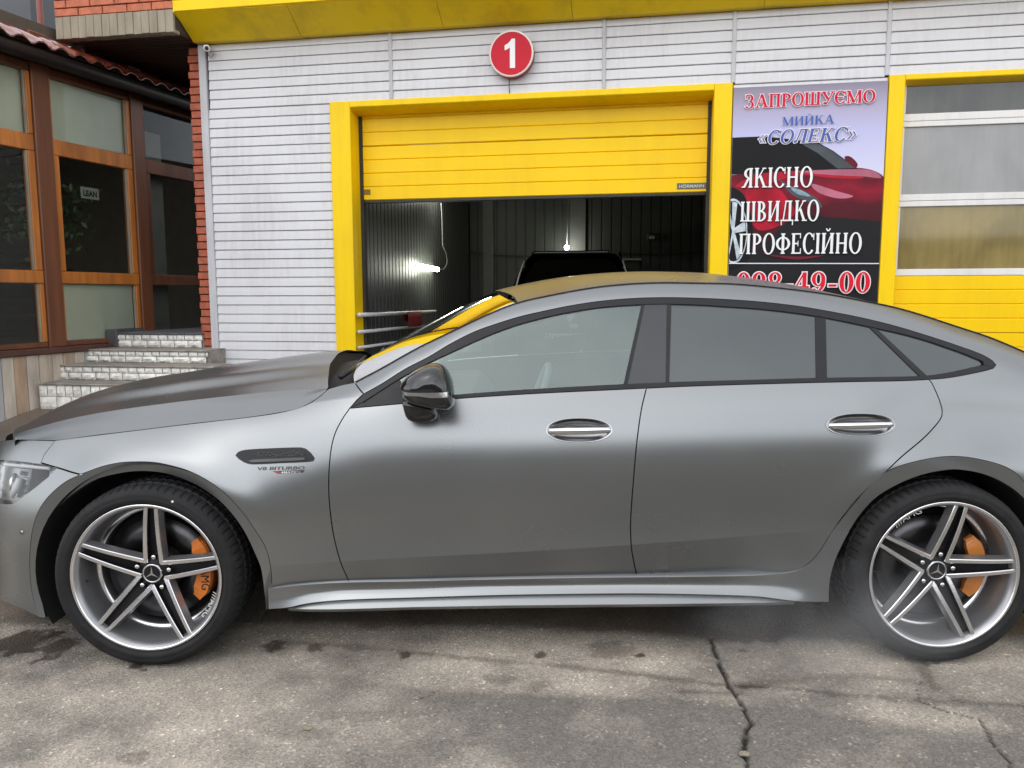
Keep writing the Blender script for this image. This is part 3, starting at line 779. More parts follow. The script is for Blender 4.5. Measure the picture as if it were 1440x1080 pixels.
# ---- security camera at the corner
c = wpx(293, 69, 0.08); k_ = (float(c[0]), float(c[1]))
sc_ = thing('security_camera', 'small white security camera under the corner of the yellow canopy', 'camera', WP(k_[0], 0.02, k_[1]))
u0 = np.array(WP(k_[0]-.02, .06, k_[1]+.01)); u1 = np.array(WP(k_[0]+.035, .17, k_[1]-.02))
MB().tube([u0, u0+(u1-u0)*.1, u0+(u1-u0)*.9, u1], [.02, .03, .032, .028], 16).build('camera_body', M_PRINTW, sc_)
MB().tube([u1-(u1-u0)*.02, u1+(u1-u0)*.03], .019, 14).build('camera_lens', M_SEAL, sc_)
MB().tube([WP(k_[0]-.03, .02, k_[1]+.045), WP(k_[0]-.02, .06, k_[1]+.04), u0+(u1-u0)*.3], .010, 8).build('camera_bracket', M_PRINTW, sc_)
MB().tube([WP(k_[0]-.03, .03, k_[1]+.03), WP(k_[0]-.045, .035, k_[1]-.02), WP(k_[0]-.01, .03, k_[1]-.07), WP(k_[0]+.03, .03, k_[1]-.03)], .003, 6).build('camera_cable', M_SEAL, sc_)
# ================================================================== LEFT: glazed pavilion, steps, brick upper floor
M_BRICK = mat('red_brick', (0.40, 0.105, 0.055), 0.75, var=0.30, scale=14, bump=0.4, bscale=90)
M_BRICK2 = mat('orange_brick', (0.47, 0.14, 0.07), 0.75, var=0.25, scale=14, bump=0.4, bscale=90)
M_MORT = mat('dark_mortar', (0.06, 0.045, 0.04), 0.9, var=0.3)
M_CONC = mat('beige_concrete_panel', (0.29, 0.25, 0.185), 0.8, var=0.22, scale=8, bump=0.3, stretch=(1, 1, .3))
M_SOFF = mat('dark_brown_soffit', (0.045, 0.026, 0.020), 0.5, var=0.25, scale=3)
M_WOODD = mat('dark_brown_timber', (0.135, 0.045, 0.018), 0.42, var=0.35, scale=10, stretch=(1, 1, .08), bump=.12)
M_WOODO = mat('orange_brown_timber', (0.42, 0.14, 0.025), 0.38, var=0.35, scale=12, stretch=(1, 1, .1), bump=.12)
M_WGL = glass('pavilion_glass', (0.86, 0.88, 0.86), 1.2, 0.005)
M_CURT = mat('pale_curtain', (0.78, 0.79, 0.66), 0.85, var=0.06, scale=3)
M_GUT = mat('gutter_brown', (0.012, 0.008, 0.007), 0.45, var=.3, spec=.25)
M_TILE = mat('red_brown_roof_tile', (0.20, 0.045, 0.028), 0.14, var=0.3, scale=20, spec=1.0, coat=0.6)
M_STONE = mat('white_split_stone', (0.86, 0.83, 0.77), 0.8, var=0.22, scale=16, bump=0.9, bscale=28)
M_STONE2 = mat('grey_split_stone', (0.74, 0.72, 0.68), 0.8, var=0.28, scale=16, bump=0.9, bscale=28)
M_TREAD = mat('worn_step_concrete', (0.27, 0.25, 0.22), 0.85, var=0.35, scale=9, bump=.5)
# ---- brick upper floor with its concrete band, over the pavilion
SFZ = cz0+0.01
up = thing('brick_upper_floor', 'brick upper storey with beige band and dark soffit jutting over the pavilion', 'building', WP(-4.6, 0.3, SFZ))
sl0 = float(wpx(77.5, 40, 0.40)[0]); sr0 = -4.085
MB().box(WP, sl0+.01, sr0, -4.0, 0.37, SFZ+.02, 5.2).build('upper_wall', M_MORT, up)
zt0 = float(wpx(78, 24.5, 0.40)[1]); 
n = 15; w_ = (sr0-sl0)/n
for i in range(n):
    MB().cbox(WP, sl0+i*w_+.0015, sl0+(i+1)*w_-.0015, 0.30, 0.40+random.uniform(-.003, .003), SFZ-.008+random.uniform(-.003, .003), zt0, .004).build('band_panel', M_CONC, up)
bm = None
def brick(s0_, s1_, d, z0_, z1_, parent, m_):
    MB().cbox(WP, s0_, s1_, d-.06, d+random.uniform(-.002, .002), z0_, z1_, .004).build('brick', m_, parent)
for r_ in range(6):
    z0_ = zt0+.008+r_*0.077; s = sl0-(0.13 if r_ % 2 else 0.0)
    while s < sr0:
        a, c = max(s, sl0), min(s+.25, sr0)
        if c-a > .02: brick(a, c, .395, z0_, z0_+.067, up, random.choice([M_BRICK2, M_BRICK2, M_BRICK]))
        s += .26
# soffit boards, too fine to pick apart
b = MB()
for k in range(48):
    d0 = 0.29-k*0.085; b.box(WP, sl0+.02, sr0, d0-.075, d0, SFZ-.004, SFZ+.018)
tag(b.build('soffit_boards', M_SOFF, up), kind='stuff')
# ---- brick pier at the corner of the car wash
pier = thing('brick_pier', 'narrow red brick pier at the left corner of the white cladding', 'pier', WP(-4.15, 0, 0.75))
MB().box(WP, -4.20, -4.08, -0.35, -0.045, 0.60, SFZ-.006).build('pier_core', M_MORT, pier)
r_ = 0; z = 0.795
while z < SFZ-.08:
    a = -4.212+(0.012 if r_ % 2 else 0)+random.uniform(-.003, .003)
    brick(a, -4.078, -.012+random.uniform(-.003, .003), z, z+.066, pier, M_BRICK); z += .0765; r_ += 1
for z in (0.36, 0.58):
    MB().cbox(WP, -4.235, -4.075, -.2, .045, z, z+.195, .02).build('base_stone', M_STONE, pier)
# ---- pavilion: plane through a measured line
_vd = ray(1098.0, 417.0); _vd = np.array([_vd[0], _vd[1], 0]); PU = _vd/np.linalg.norm(_vd); PNn = np.array([-PU[1], PU[0], 0.0])   # PNn points left, away from the yard
_q = CO+ray(285.0, 417.0)*9.45; PD = float(_q@PNn); PU0 = float(_q@PU)
def PP(u, d, z):
    """pavilion frame: u along the glass wall (0 at the far end), d out of it towards the yard"""
    return tuple(PU*(PU0+u)+PNn*(PD-d)+np.array([0, 0, z]))
def ppx(px, py, d=0.0):
    P = on_plane(np.asarray(px, float), np.asarray(py, float), PNn, PD-d); return P@PU-PU0, P[..., 2]
pav = thing('glazed_pavilion', 'timber framed glazed pavilion with tiled eaves left of the car wash', 'building', PP(-1.2, 0, G_TOP))
def U(px, py=300): return float(ppx(px, py)[0])
def Zp(px, py): return float(ppx(px, py)[1])
ZE = Zp(76, 108); ZR1 = (Zp(80, 197), Zp(80, 219)); ZR2 = (Zp(97, 382), Zp(97, 399)); ZSB = Zp(98, 479); ZSI = Zp(60, 489); ZSL = Zp(60, 498)
UE = U(300); UN = U(-160)
posts = [(U(53), U(77)), (U(188.5), U(205)), (U(-75), U(-40))]
for a, c in posts:
    MB().cbox(PP, a, c, -.10, .045, ZSI, ZE+.35, .008).build('timber_post', M_WOODD, pav)
bays = [(posts[2][1], posts[0][0]), (posts[0][1], posts[1][0]), (posts[1][1], UE)]
fw_ = (U(60, 300)-U(54, 300))*1.0
for i, (a, c) in enumerate(bays):
    f = 0.075
    def fr(nm, a_, c_, z0_, z1_, m_, dd=.0):
        MB().cbox(PP, a_, c_, -.05, .02+dd, z0_, z1_, .006).build(nm, m_, pav)
    # fixed light at the top, opening sash in the middle, fixed light below
    m_ = M_WOODO if i < 2 else M_WOODD
    fr('head_rail', a, c, ZE-.02, ZE+.06, M_WOODD)
    fr('transom', a, c, ZR1[1], ZR1[0], m_)
    fr('transom', a, c, ZR2[1], ZR2[0], m_, .004)
    fr('sash_stile', a, a+f, ZR2[0]+.002, ZR1[1]-.002, m_); fr('sash_stile', c-f, c, ZR2[0]+.002, ZR1[1]-.002, m_)
    fr('window_stile', a, a+.03, ZR1[0]+.002, ZE-.022, m_ if i < 2 else M_WOODD); fr('window_stile', c-.05, c, ZR1[0]+.002, ZE-.022, m_)
    fr('window_stile', a, a+.03, ZSB+.002, ZR2[1]-.002, m_); fr('window_stile', c-.05, c, ZSB+.002, ZR2[1]-.002, m_)
    fr('bottom_rail', a, c, ZSB-.05, ZSB, M_WOODD)
    for z0_, z1_, x0, x1 in ((ZR1[0], ZE-.02, .03, .05), (ZR2[0], ZR1[1], f, f), (ZSB, ZR2[1], .03, .05)):
        MB().box(PP, a+x0-.004, c-x1+.004, -.022, -.016, z0_-.004, z1_+.004).build('glass_pane', M_WGL, pav)
        MB().cbox(PP, c-x1-.014, c-x1-.001, -.014, .010, z0_+.003, z1_-.003, .002).build('glazing_bead', M_CONC if i else M_CONC, pav)
    # curtains with folds behind top and bottom lights
    def curtain(z0_, z1_):
        v = []; n = 60
        for k in range(n+1):
            u_ = a+(c-a)*k/n; q = .0025*math.sin(k*.43+i)
            v += [PP(u_, -.040+q, z0_), PP(u_, -.040+q*.6, z1_)]
        mk('curtain', v, [(2*k, 2*k+2, 2*k+3, 2*k+1) for k in range(n)], M_CURT, pav, True)
    if i < 2: curtain(ZR1[0]+.002, ZE-.022)
    if i == 1: curtain(ZSB+.002, ZR2[1]-.002)
MB().cbox(PP, UN-2.5, UE, -.08, .07, ZSL, ZSI, .012).build('window_sill', mat('brown_sill', (0.075, 0.030, 0.022), .4, var=.3), pav)
MB().box(PP, UN-2.5, UE+.5, -.12, .16, ZE+.06, float(ppx(140, 90, .30)[1])+.02).build('eaves_beam', M_GUT, pav)
# room behind the glass
M_ROOM = mat('room_wall', (0.10, 0.085, 0.065), 0.9)
MB().box(PP, UN-2.5, UE+1.0, -3.6, -3.5, .3, ZE+.5).build('room_back_wall', M_ROOM, pav)
MB().box(PP, UN-2.5, UE+1.0, -3.6, -.12, .3, ZSI-.05).build('room_floor', M_ROOM, pav)
MB().box(PP, UN-2.5, UE+1.0, -3.6, -.12, ZE+.35, ZE+.5).build('room_ceiling', M_ROOM, pav)
MB().box(PP, UE+.9, UE+1.0, -3.6, -.1, .3, ZE+.5).build('room_end_wall', M_ROOM, pav)
# door leaf in the far bay
a, c = bays[2]
MB().cbox(PP, U(213), U(247), -.20, -.16, ZSB-.04, ZR1[0]+.35, .01).build('pale_panel', mat('pale_inner_frame', (0.30, 0.29, 0.27), .6), pav)
# eaves: gutter and wavy roof tiles, each tile one piece
MB().tube([PP(UN-2.5, .235, float(ppx(140, 90, .30)[1])-.085), PP(UE+.6, .235, float(ppx(140, 90, .30)[1])-.085)], .062, 12).build('gutter', M_GUT, pav)
z_e = Zp(140, 86)
du = abs(float(ppx(123, 84, .3)[0]-ppx(97, 77, .3)[0]))
u_ = UE+.25
k = 0
while u_ > UN-1.0:
    v = []; nn = 10; rows = [(0.30, 0.0), (0.27, .025), (0.05, .13), (-0.20, .25)]
    ze = float(ppx(140, 90, .30)[1])
    for (d_, dz) in rows:
        for j in range(nn+1):
            t_ = j/nn; wv = 0.030*math.sin(math.pi*min(1, t_/.68))**.8 if t_ < .68 else -0.012*math.sin(math.pi*(t_-.68)/.32)
            v.append(PP(u_-du*t_, d_, ze+dz+wv+random.uniform(-.001, .001)))
    m2 = nn+1; top = len(v)
    v += [(p_[0], p_[1], p_[2]-.012) for p_ in v[:m2]]
    fq = [(i_*m2+j, i_*m2+j+1, (i_+1)*m2+j+1, (i_+1)*m2+j) for i_ in range(len(rows)-1) for j in range(nn)]+[(j, j+1, top+j+1, top+j) for j in range(nn)]
    mk('roof_tile', v, fq, M_TILE, pav, True)
    u_ -= du*1.0; k += 1
MB().add([PP(UN-2, -.19, ze+.24), PP(UE+.6, -.19, ze+.24), PP(UE+.6, -2.5, ze+1.05), PP(UN-2, -2.5, ze+1.05)], [(0, 1, 2, 3)]).build('roof_slope', M_TILE, pav)
# plinth of upright stone slabs
cols = [(0.50, 0.42, 0.34), (0.52, 0.44, 0.36), (0.46, 0.36, 0.27), (0.52, 0.45, 0.37), (0.36, 0.37, 0.38), (0.50, 0.45, 0.38), (0.42, 0.30, 0.21), (0.52, 0.46, 0.39)]
MS = [mat('plinth_slab_'+'abcdefgh'[i], c_, .7, var=.28, scale=9, stretch=(1, 1, .22), bump=.35) for i, c_ in enumerate(cols)]
edp = [-120, -95, -70, -48, -24, 0, 17.5, 36, 53.5, 72, 88, 104, 118, 134, 150]
for i, (p0, p1) in enumerate(zip(edp[:-1], edp[1:])):
    MB().cbox(PP, U(p0, 540)+.003, U(p1, 540)-.003, -.06, .035+random.uniform(-.004, .004), .2, ZSL-.002, .004).build('plinth_slab', MS[i % 8], pav)
MB().box(PP, UN-2.5, UE+.2, -.2, -.03, .2, ZSL).build('plinth_core', M_MORT, pav)
# things inside the pavilion
p = np.array(PP(U(140), -.7, Zp(130, 300)))
pl_ = thing('potted_plant', 'bushy dark houseplant behind the middle pavilion window', 'plant', PP(U(140), -.7, ZSI))
b = MB()
for k in range(420):
    c_ = p+rng.normal(0, 1, 3)*np.array([.20, .20, .24])+np.array([0, 0, .05]); a_ = rng.normal(0, 1, 3); a_ /= np.linalg.norm(a_); e_ = np.cross(a_, rng.normal(0, 1, 3)); e_ /= np.linalg.norm(e_)
    b.add([c_-a_*.05, c_+e_*.02, c_+a_*.05, c_-e_*.02], [(0, 1, 2, 3)])
tag(b.build('leaves', mat('houseplant_leaf', (.05, .08, .03), .4, var=.4), pl_), kind='stuff')
MB().lathe([(.0001, 0), (.14, 0), (.18, .30), (.0001, .30)], lambda a_, h_, c_: PP(U(140)+a_, -.7+c_, ZSI-.1+h_), 24).build('plant_pot', M_CONC, pl_)
c_ = np.array(ppx(133, 268, -.06)); pp_ = thing('paper_notice', 'white paper notice with black scrawl hung inside the middle pavilion window', 'notice', PP(c_[0], -.06, c_[1]-.1))
MB().box(PP, U(122), U(147), -.065, -.06, Zp(122, 278), Zp(122, 262)).build('paper_sheet', mat('dim_paper', (.38, .38, .36), .7, var=.15), pp_)
v_, f_ = text_mesh('LEAN', 1.0, .05); v_ = np.array(v_); v_[:, 0] /= v_[:, 0].max()
mk('notice_lettering', [PP(U(125)+(U(144)-U(125))*q[0], -.0585, Zp(124, 274.5)+(Zp(124, 266)-Zp(124, 274.5))*q[1]*1.3) for q in v_], f_, M_SEAL, pp_)

# ---- steps faced with split stone
stp = thing('stone_steps', 'worn steps faced with white split stone between pavilion and car wash', 'steps', WP(-4.7, .5, G_TOP))
SR = -4.06
lv_ = [(163, 467.5, 490, 0.03), (117, 491, 513.5, 0.34), (76, 513.5, 538, 0.65), (53, 540.5, 577, 0.95)]
zs2 = []
for (pl0, y0_, y1_, d_) in lv_:
    zs2.append((float(wpx(pl0, y0_, d_)[0]), float(np.mean([wpx(max(pl0, 120), y0_, d_)[1], wpx(250, y0_+1, d_)[1]])), d_))
for i, (sL, zT, d_) in enumerate(zs2):
    zB = zs2[i+1][1] if i+1 < len(zs2) else 0.30
    SR = float(wpx((285, 292, 300, 300)[i], 500, d_)[0])
    st_ = MB().box(WP, sL+.03, SR, -1.6 if i == 0 else zs2[i-1][2]-.05, d_-.035, zB-.25, zT-.004).build('step', M_TREAD, stp)
    MB().cbox(WP, sL+.012, SR, d_-.33, d_+.012, zT-.018, zT, .006).build('step_tread', M_TREAD, st_) if i else MB().cbox(WP, sL+.012, SR, -1.6, d_+.012, zT-.018, zT, .006).build('step_tread', mat('dark_landing_tile', (.09, .09, .10), .6, var=.4), st_)
    hT = (zT-.02)-zB; cut = zB+hT*0.56
    for (z0_, z1_, wl, off) in ((zB+.004, cut-.003, .165, .0), (cut+.003, zT-.021, .095, .05)):
        s = sL+off*0
        while s < SR-.01:
            l_ = wl*random.uniform(.85, 1.15); e = min(s+l_, SR)
            if e-s > .03:
                # split face: two uneven ridges
                n_ = 5; v = []
                for a_ in range(n_+1):
                    for c2 in range(4):
                        ed_ = (a_ in (0, n_)) or (c2 in (0, 3))
                        v.append(WP(s+.003+(e-s-.006)*a_/n_, d_-(.012 if ed_ else 0)+(0 if ed_ else random.uniform(-.004, .014 if z1_ < cut+.001 else .006)), z0_+(z1_-z0_)*c2/3))
                nb = len(v)
                v += [WP(s+.003, d_-.06, z0_), WP(e-.003, d_-.06, z0_), WP(e-.003, d_-.06, z1_), WP(s+.003, d_-.06, z1_)]
                fq = [(a_*4+c2, (a_+1)*4+c2, (a_+1)*4+c2+1, a_*4+c2+1) for a_ in range(n_) for c2 in range(3)]
                fq += [tuple([a_*4+3 for a_ in range(n_+1)]+[nb+2, nb+3]), tuple([a_*4 for a_ in range(n_, -1, -1)]+[nb, nb+1]), (0, 1, 2, 3, nb+3, nb)]
                mk('stone', v, fq, random.choice([M_STONE, M_STONE, M_STONE2]), st_, False)
            s = e
# broken corner of the bottom step: mortar lump
b = MB(); V, Fq = [], []
nn = 14
for i in range(nn+1):
    for j in range(nn+1):
        a_ = i/nn; c2 = j/nn
        V.append(WP(zs2[3][0]-.155+.20*a_, zs2[3][2]-.10-.10*(1-a_)+rng.normal(0, .012), .30+(zs2[3][1]-.30-.01)*c2*(0.75+.25*a_)+rng.normal(0, .008)))
for i in range(nn):
    for j in range(nn): Fq.append((i*(nn+1)+j, (i+1)*(nn+1)+j, (i+1)*(nn+1)+j+1, i*(nn+1)+j+1))
mk('broken_mortar', V, Fq, mat('crumbling_mortar', (.13, .115, .095), .95, var=.6, scale=25, bump=1.0, bscale=40), stp, True)
MB().cbox(WP, zs2[0][0]-.10, zs2[0][0]+.02, -.4, .05, zs2[1][1], zs2[0][1]+.035, .012).build('side_kerb', mat('dark_grey_kerb', (.07, .07, .075), .6, var=.3), stp)
# ---- far background at the top left
bg_ = thing('grey_building', 'plain grey building far behind the pavilion roof', 'building', (-22, 26, 0))
P0 = on_y(np.array([-60., 43.5]), np.array([20., 20.]), 24.0)
M_GREY = mat('grey_render', (0.095, 0.10, 0.11), .8, var=.12, scale=.4)
MB().box(W3, float(P0[0][0])-9, float(P0[1][0]), 24, 32, 0, 16).build('block_wall', M_GREY, bg_)
pb_ = thing('pale_building', 'pale blue-grey low building between grey block and brick storey', 'building', (-19, 40, 0))
P1 = on_y(np.array([30., 110.]), np.array([26., 26.]), 38.0)
MB().box(W3, float(P1[0][0])-2, float(P1[1][0])+8, 38, 46, 0, float(P1[0][2])).build('block_wall', mat('pale_render', (0.33, 0.36, 0.40), .8, var=.1), pb_)
MB().box(W3, float(P1[0][0])-2, float(P1[1][0])+8, 37.8, 38, float(P1[0][2])-.9, float(P1[0][2])-.75).build('ledge', M_GREY, pb_)
P2 = on_y(np.array([52.5, 60.5]), np.array([20., 20.]), 9.5)
rp_ = MB().tube([((P2[0][0]+P2[1][0])/2, 9.5, 2.0), ((P2[0][0]+P2[1][0])/2, 9.5, 9.0)], float(P2[1][0]-P2[0][0])/2, 12).build('red_post', mat('red_oxide_paint', (.21, .05, .035), .5))
tag(rp_, 'red oxide painted upright post above the pavilion roof', 'post')
# ================================================================== BANNER with serif lettering drawn stroke by stroke
ST, TH, SF, EX = 0.17, 0.055, 0.05, 0.055       # stem, hairline, serif height, serif reach
def _r(x0, y0, x1, y1): return ('r', x0, y0, x1, y1)
def _d(x0, y0, x1, y1, w_): return ('q', x0, y0, x1, y1, w_)
def _a(cx, cy, rx, ry, a0, a1, wx=ST, wy=TH): return ('a', cx, cy, rx, ry, a0, a1, wx, wy)
def _stem(x, y0=0.0, y1=1.0, w_=ST, top=True, bot=True):
    o = [_r(x, y0, x+w_, y1)]
    if bot: o.append(_r(x-EX, y0, x+w_+EX, y0+SF))
    if top: o.append(_r(x-EX, y1-SF, x+w_+EX, y1))
    return o
def _G():
    g = {}
    g['О'] = ([_a(.43, .5, .43, .53, 0, 360)], .86)
    g['С'] = ([_a(.42, .5, .42, .53, 40, 320), _r(.72, .68, .77, .99)], .80)
    g['Є'] = ([_a(.42, .5, .42, .53, 40, 320), _r(.72, .68, .77, .99), _r(.12, .47, .60, .53)], .80)
    g['З'] = ([_a(.28, .75, .30, .28, -90, 140, ST*.95), _a(.28, .25, .35, .29, -150, 90), _r(.02, .70, .07, .98)], .70)
    g['А'] = ([_d(.10, 0, .44, 1, .07), _d(.46, 1, .78, 0, ST), _r(.2, .30, .62, .36), _r(-.02, 0, .25, SF), _r(.58, 0, .97, SF)], .95)
    g['П'] = (_stem(.08)+_stem(.60)+[_r(.2, .94, .64, 1)], .88)
    g['Н'] = (_stem(.08)+_stem(.60)+[_r(.2, .47, .64, .53)], .88)
    g['Р'] = (_stem(.08)+[_a(.25, .73, .40, .27, -90, 90), _r(.2, .945, .3, 1), _r(.2, .46, .3, .515)], .70)
    g['Ш'] = (_stem(.08)+_stem(.50)+_stem(.92)+[_r(.2, 0, .95, .055)], 1.20)
    g['У'] = ([_d(.10, 1, .46, .38, ST), _d(.80, 1, .34, .02, .07), _r(-.03, .95, .33, 1), _r(.62, .95, .95, 1), _a(.24, .09, .11, .09, 0, 360, .1, .08)], .88)
    g['М'] = ([_r(.10, 0, .165, 1), _r(0, 0, .27, SF), _d(.14, 1, .52, .05, ST), _d(.53, .05, .90, 1, .065), _r(-.01, .95, .24, 1)]+_stem(.86), 1.13)
    g['И'] = (_stem(.08)+_stem(.64)+[_d(.22, .08, .67, .92, .07)], .92)
    g['Й'] = (g['И'][0]+[_a(.45, 1.24, .15, .15, 185, 355, .07, .06)], .92)
    g['К'] = (_stem(.08)+[_d(.27, .47, .62, .96, .075), _d(.40, .60, .72, .02, ST), _r(.55, .95, .80, 1), _r(.56, 0, .92, SF)], .88)
    g['Л'] = (_stem(.60)+[_d(.20, .05, .34, 1, .075), _r(.28, .94, .62, 1), _a(.13, .10, .10, .10, 0, 360, .09, .07)], .88)
    g['Е'] = (_stem(.08)+[_r(.2, .945, .66, 1), _r(.2, 0, .68, .055), _r(.2, .47, .50, .53), _r(.61, .76, .66, 1), _r(.64, 0, .69, .26), _r(.46, .37, .50, .63)], .76)
    g['Я'] = (_stem(.52)+[_a(.54, .73, .40, .27, 90, 270), _r(.5, .945, .6, 1), _r(.42, .46, .6, .515), _d(.46, .48, .16, .02, ST*.9), _r(0, 0, .22, SF)], .80)
    g['І'] = (_stem(.09), .36)
    g['В'] = (_stem(.08)+[_a(.25, .745, .34, .255, -90, 90, ST*.95), _a(.25, .265, .42, .265, -90, 90), _r(.2, .945, .3, 1), _r(.2, .0, .3, .055), _r(.2, .475, .3, .53)], .74)
    g['Д'] = (_stem(.58, bot=False)+[_d(.18, 0, .36, 1, .075), _r(.30, .94, .62, 1), _r(.02, 0, .92, .06), _d(.03, .06, .06, -.20, .06), _d(.90, .06, .87, -.20, .06)], .95)
    g['Ф'] = (_stem(.43)+[_a(.515, .5, .50, .33, 0, 360, ST, TH)], 1.03)
    for ch, sgn in (('«', 1), ('»', -1)):
        o = []
        for k in (0, .24):
            if sgn > 0: o += [_d(.28+k, .68, .08+k, .40, .075), _d(.08+k, .42, .28+k, .12, .075)]
            else: o += [_d(.06+k, .68, .26+k, .40, .075), _d(.26+k, .42, .06+k, .12, .075)]
        g[ch] = (o, .62)
    g['0'] = ([_a(.34, .5, .32, .52, 0, 360, .19, TH)], .70)
    g['9'] = ([_a(.33, .67, .31, .35, 0, 360, .17, TH), _a(.20, .52, .44, .52, -85, 20, .16, .06), _a(.14, .10, .10, .10, 0, 360, .09, .07)], .70)
    g['8'] = ([_a(.34, .75, .28, .27, 0, 360, .15, TH), _a(.34, .25, .32, .28, 0, 360, .16, TH)], .70)
    g['4'] = ([_r(.36, 0, .53, 1), _d(.42, .98, .06, .30, .07), _r(.03, .24, .66, .32), _r(.26, 0, .63, SF)], .72)
    g['-'] = ([_r(.05, .30, .42, .40)], .48)
    g[' '] = ([], .4)
    return g
GLY = _G()
def prim_polys(p, g_):
    k = p[0]
    if k == 'r':
        _, x0, y0, x1, y1 = p; return [[(x0-g_, y0-g_), (x1+g_, y0-g_), (x1+g_, y1+g_), (x0-g_, y1+g_)]]
    if k == 'q':
        _, x0, y0, x1, y1, w_ = p
        if y0 > y1: x0, y0, x1, y1 = x1, y1, x0, y0
        L = math.hypot(x1-x0, y1-y0); ux = (x1-x0)/L*g_; 
        h_ = w_/2+g_*1.15
        return [[(x0-ux-h_, y0-g_), (x0-ux+h_, y0-g_), (x1+ux+h_, y1+g_), (x1+ux-h_, y1+g_)]]
    _, cx, cy, rx, ry, a0, a1, wx, wy = p
    out = []; n = max(4, int(abs(a1-a0)/15))
    ea = 0 if abs(a1-a0) >= 359 else math.degrees(g_/max(rx, ry))
    for i in range(n):
        q = []
        for a, s in ((a0-ea+(a1-a0+2*ea)*i/n, 0), (a0-ea+(a1-a0+2*ea)*(i+1)/n, 1)):
            c_, s_ = math.cos(R(a)), math.sin(R(a))
            q.append(((cx+(rx+g_)*c_, cy+(ry+g_)*s_), (cx+(rx-wx-g_)*c_, cy+(ry-wy-g_)*s_)))
        out.append([q[0][0], q[1][0], q[1][1], q[0][1]])
    return out
def serif(txt, track=0.06):
    """list of (primitive, x offset) and the total length"""
    x = 0; o = []
    for ch in txt:
        pr, adv = GLY[ch]; o += [(p, x) for p in pr]; x += adv+track
    return o, x-track
def banner_text(name, txt, l, r_, m, parent, d, grow=0.0, shear=0.0, outline=None, shadow=None):
    """l, r_: (px, baseline py, cap-top py) at the left and right end of the line"""
    sl_, zl = wpx(l[0], l[1], BND); sr, zr = wpx(r_[0], r_[1], BND); zlt = wpx(l[0], l[2], BND)[1]; zrt = wpx(r_[0], r_[2], BND)[1]
    o, L = serif(txt)
    def put(nm, g_, dd, mt, ox=0.0, oy=0.0):
        b = MB(); k = 0; cx_ = None
        for p, x in o+[(None, 1e9)]:
            if x != cx_:
                if b.v: b.build(nm, mt, parent)
                b = MB(); cx_ = x
            if p is None: break
            for poly in prim_polys(p, g_):
                v = []
                for px_, py_ in poly:
                    t_ = (px_+x)/L; zb0 = zl+(zr-zl)*t_; hh_ = (zlt-zl)+((zrt-zr)-(zlt-zl))*t_
                    v.append(WP(float(sl_+(sr-sl_)*t_+shear*hh_*py_+ox), dd+0.00004*k, float(zb0+hh_*py_+oy)))
                b.add(v, [(0, 1, 2, 3)]); k += 1
    if shadow: put(name+'_shadow', grow, d-.0045, shadow, .006, -.006)
    if outline: put(name+'_outline', grow+.055, d-.004, outline)
    put(name, grow, d, m)
BND = 0.045
s0 = 1.075; s1 = 2.352; zt_ = 3.2; zbm = 1.15
ban = thing('advertising_banner', 'printed banner with a red sports car and Cyrillic lettering between the yellow gates', 'banner', WP((s0+s1)/2, BND, zbm))
M_SKYP, t, b = _new('banner_sky_print')
tc = N(t, 'ShaderNodeTexCoord'); sx = N(t, 'ShaderNodeSeparateXYZ'); t.links.new(tc.outputs['Object'], sx.inputs[0])
mr = N(t, 'ShaderNodeMapRange'); mr.inputs['From Min'].default_value = 2.45; mr.inputs['From Max'].default_value = 3.2; t.links.new(sx.outputs['Z'], mr.inputs[0])
t.links.new(ramp(t, mr.outputs[0], [(0.0, (0.62, 0.62, 0.80)), (0.45, (0.50, 0.50, 0.74)), (0.75, (0.42, 0.38, 0.52)), (1.0, (0.26, 0.24, 0.30))]), b.inputs['Base Color'])
b.inputs['Roughness'].default_value = 0.5; b.inputs['Specular IOR Level'].default_value = 0.15
MB().box(WP, s0, s1, 0.022, BND-.006, zbm, zt_).build('banner_sheet', M_SKYP, ban)
def print_mat(nm, c, rough=0.42, var=0.05, scale=3.0): return mat(nm, c, rough, var=var, scale=scale, spec=0.15)
B_BLACK = print_mat('print_black', (0.007, 0.007, 0.008)); B_DARK = print_mat('print_charcoal', (0.014, 0.014, 0.016)); B_RED = print_mat('print_red', (0.42, 0.012, 0.03), var=.25); B_MAR = print_mat('print_maroon', (0.13, 0.012, 0.025), var=.3)
B_PINK = print_mat('print_pink_sheen', (0.42, 0.13, 0.19), var=.3); B_GLS = print_mat('print_glass', (0.07, 0.08, 0.09), var=.3); B_BLUE = print_mat('print_lamp_blue', (0.25, 0.36, 0.42), var=.4, scale=20)
B_SIL = print_mat('print_silver', (0.50, 0.56, 0.60), var=.3, scale=20); B_PALE = print_mat('print_pale', (0.72, 0.72, 0.80)); B_BRIGHT = print_mat('print_bright_red', (0.36, 0.008, 0.025), var=.4)
B_BODY, t, b = _new('print_body_gradient')
tc = N(t, 'ShaderNodeTexCoord'); sx = N(t, 'ShaderNodeSeparateXYZ'); t.links.new(tc.outputs['Object'], sx.inputs[0])
nz = N(t, 'ShaderNodeTexNoise', Scale=4.0, Detail=2.0); t.links.new(tc.outputs['Object'], nz.inputs['Vector'])
ad = N(t, 'ShaderNodeMath', operation='MULTIPLY_ADD'); ad.inputs[1].default_value = 0.25; t.links.new(nz.outputs['Fac'], ad.inputs[0]); t.links.new(sx.outputs['Z'], ad.inputs[2])
mr = N(t, 'ShaderNodeMapRange'); mr.inputs['From Min'].default_value = 2.10; mr.inputs['From Max'].default_value = 2.66; t.links.new(ad.outputs[0], mr.inputs[0])
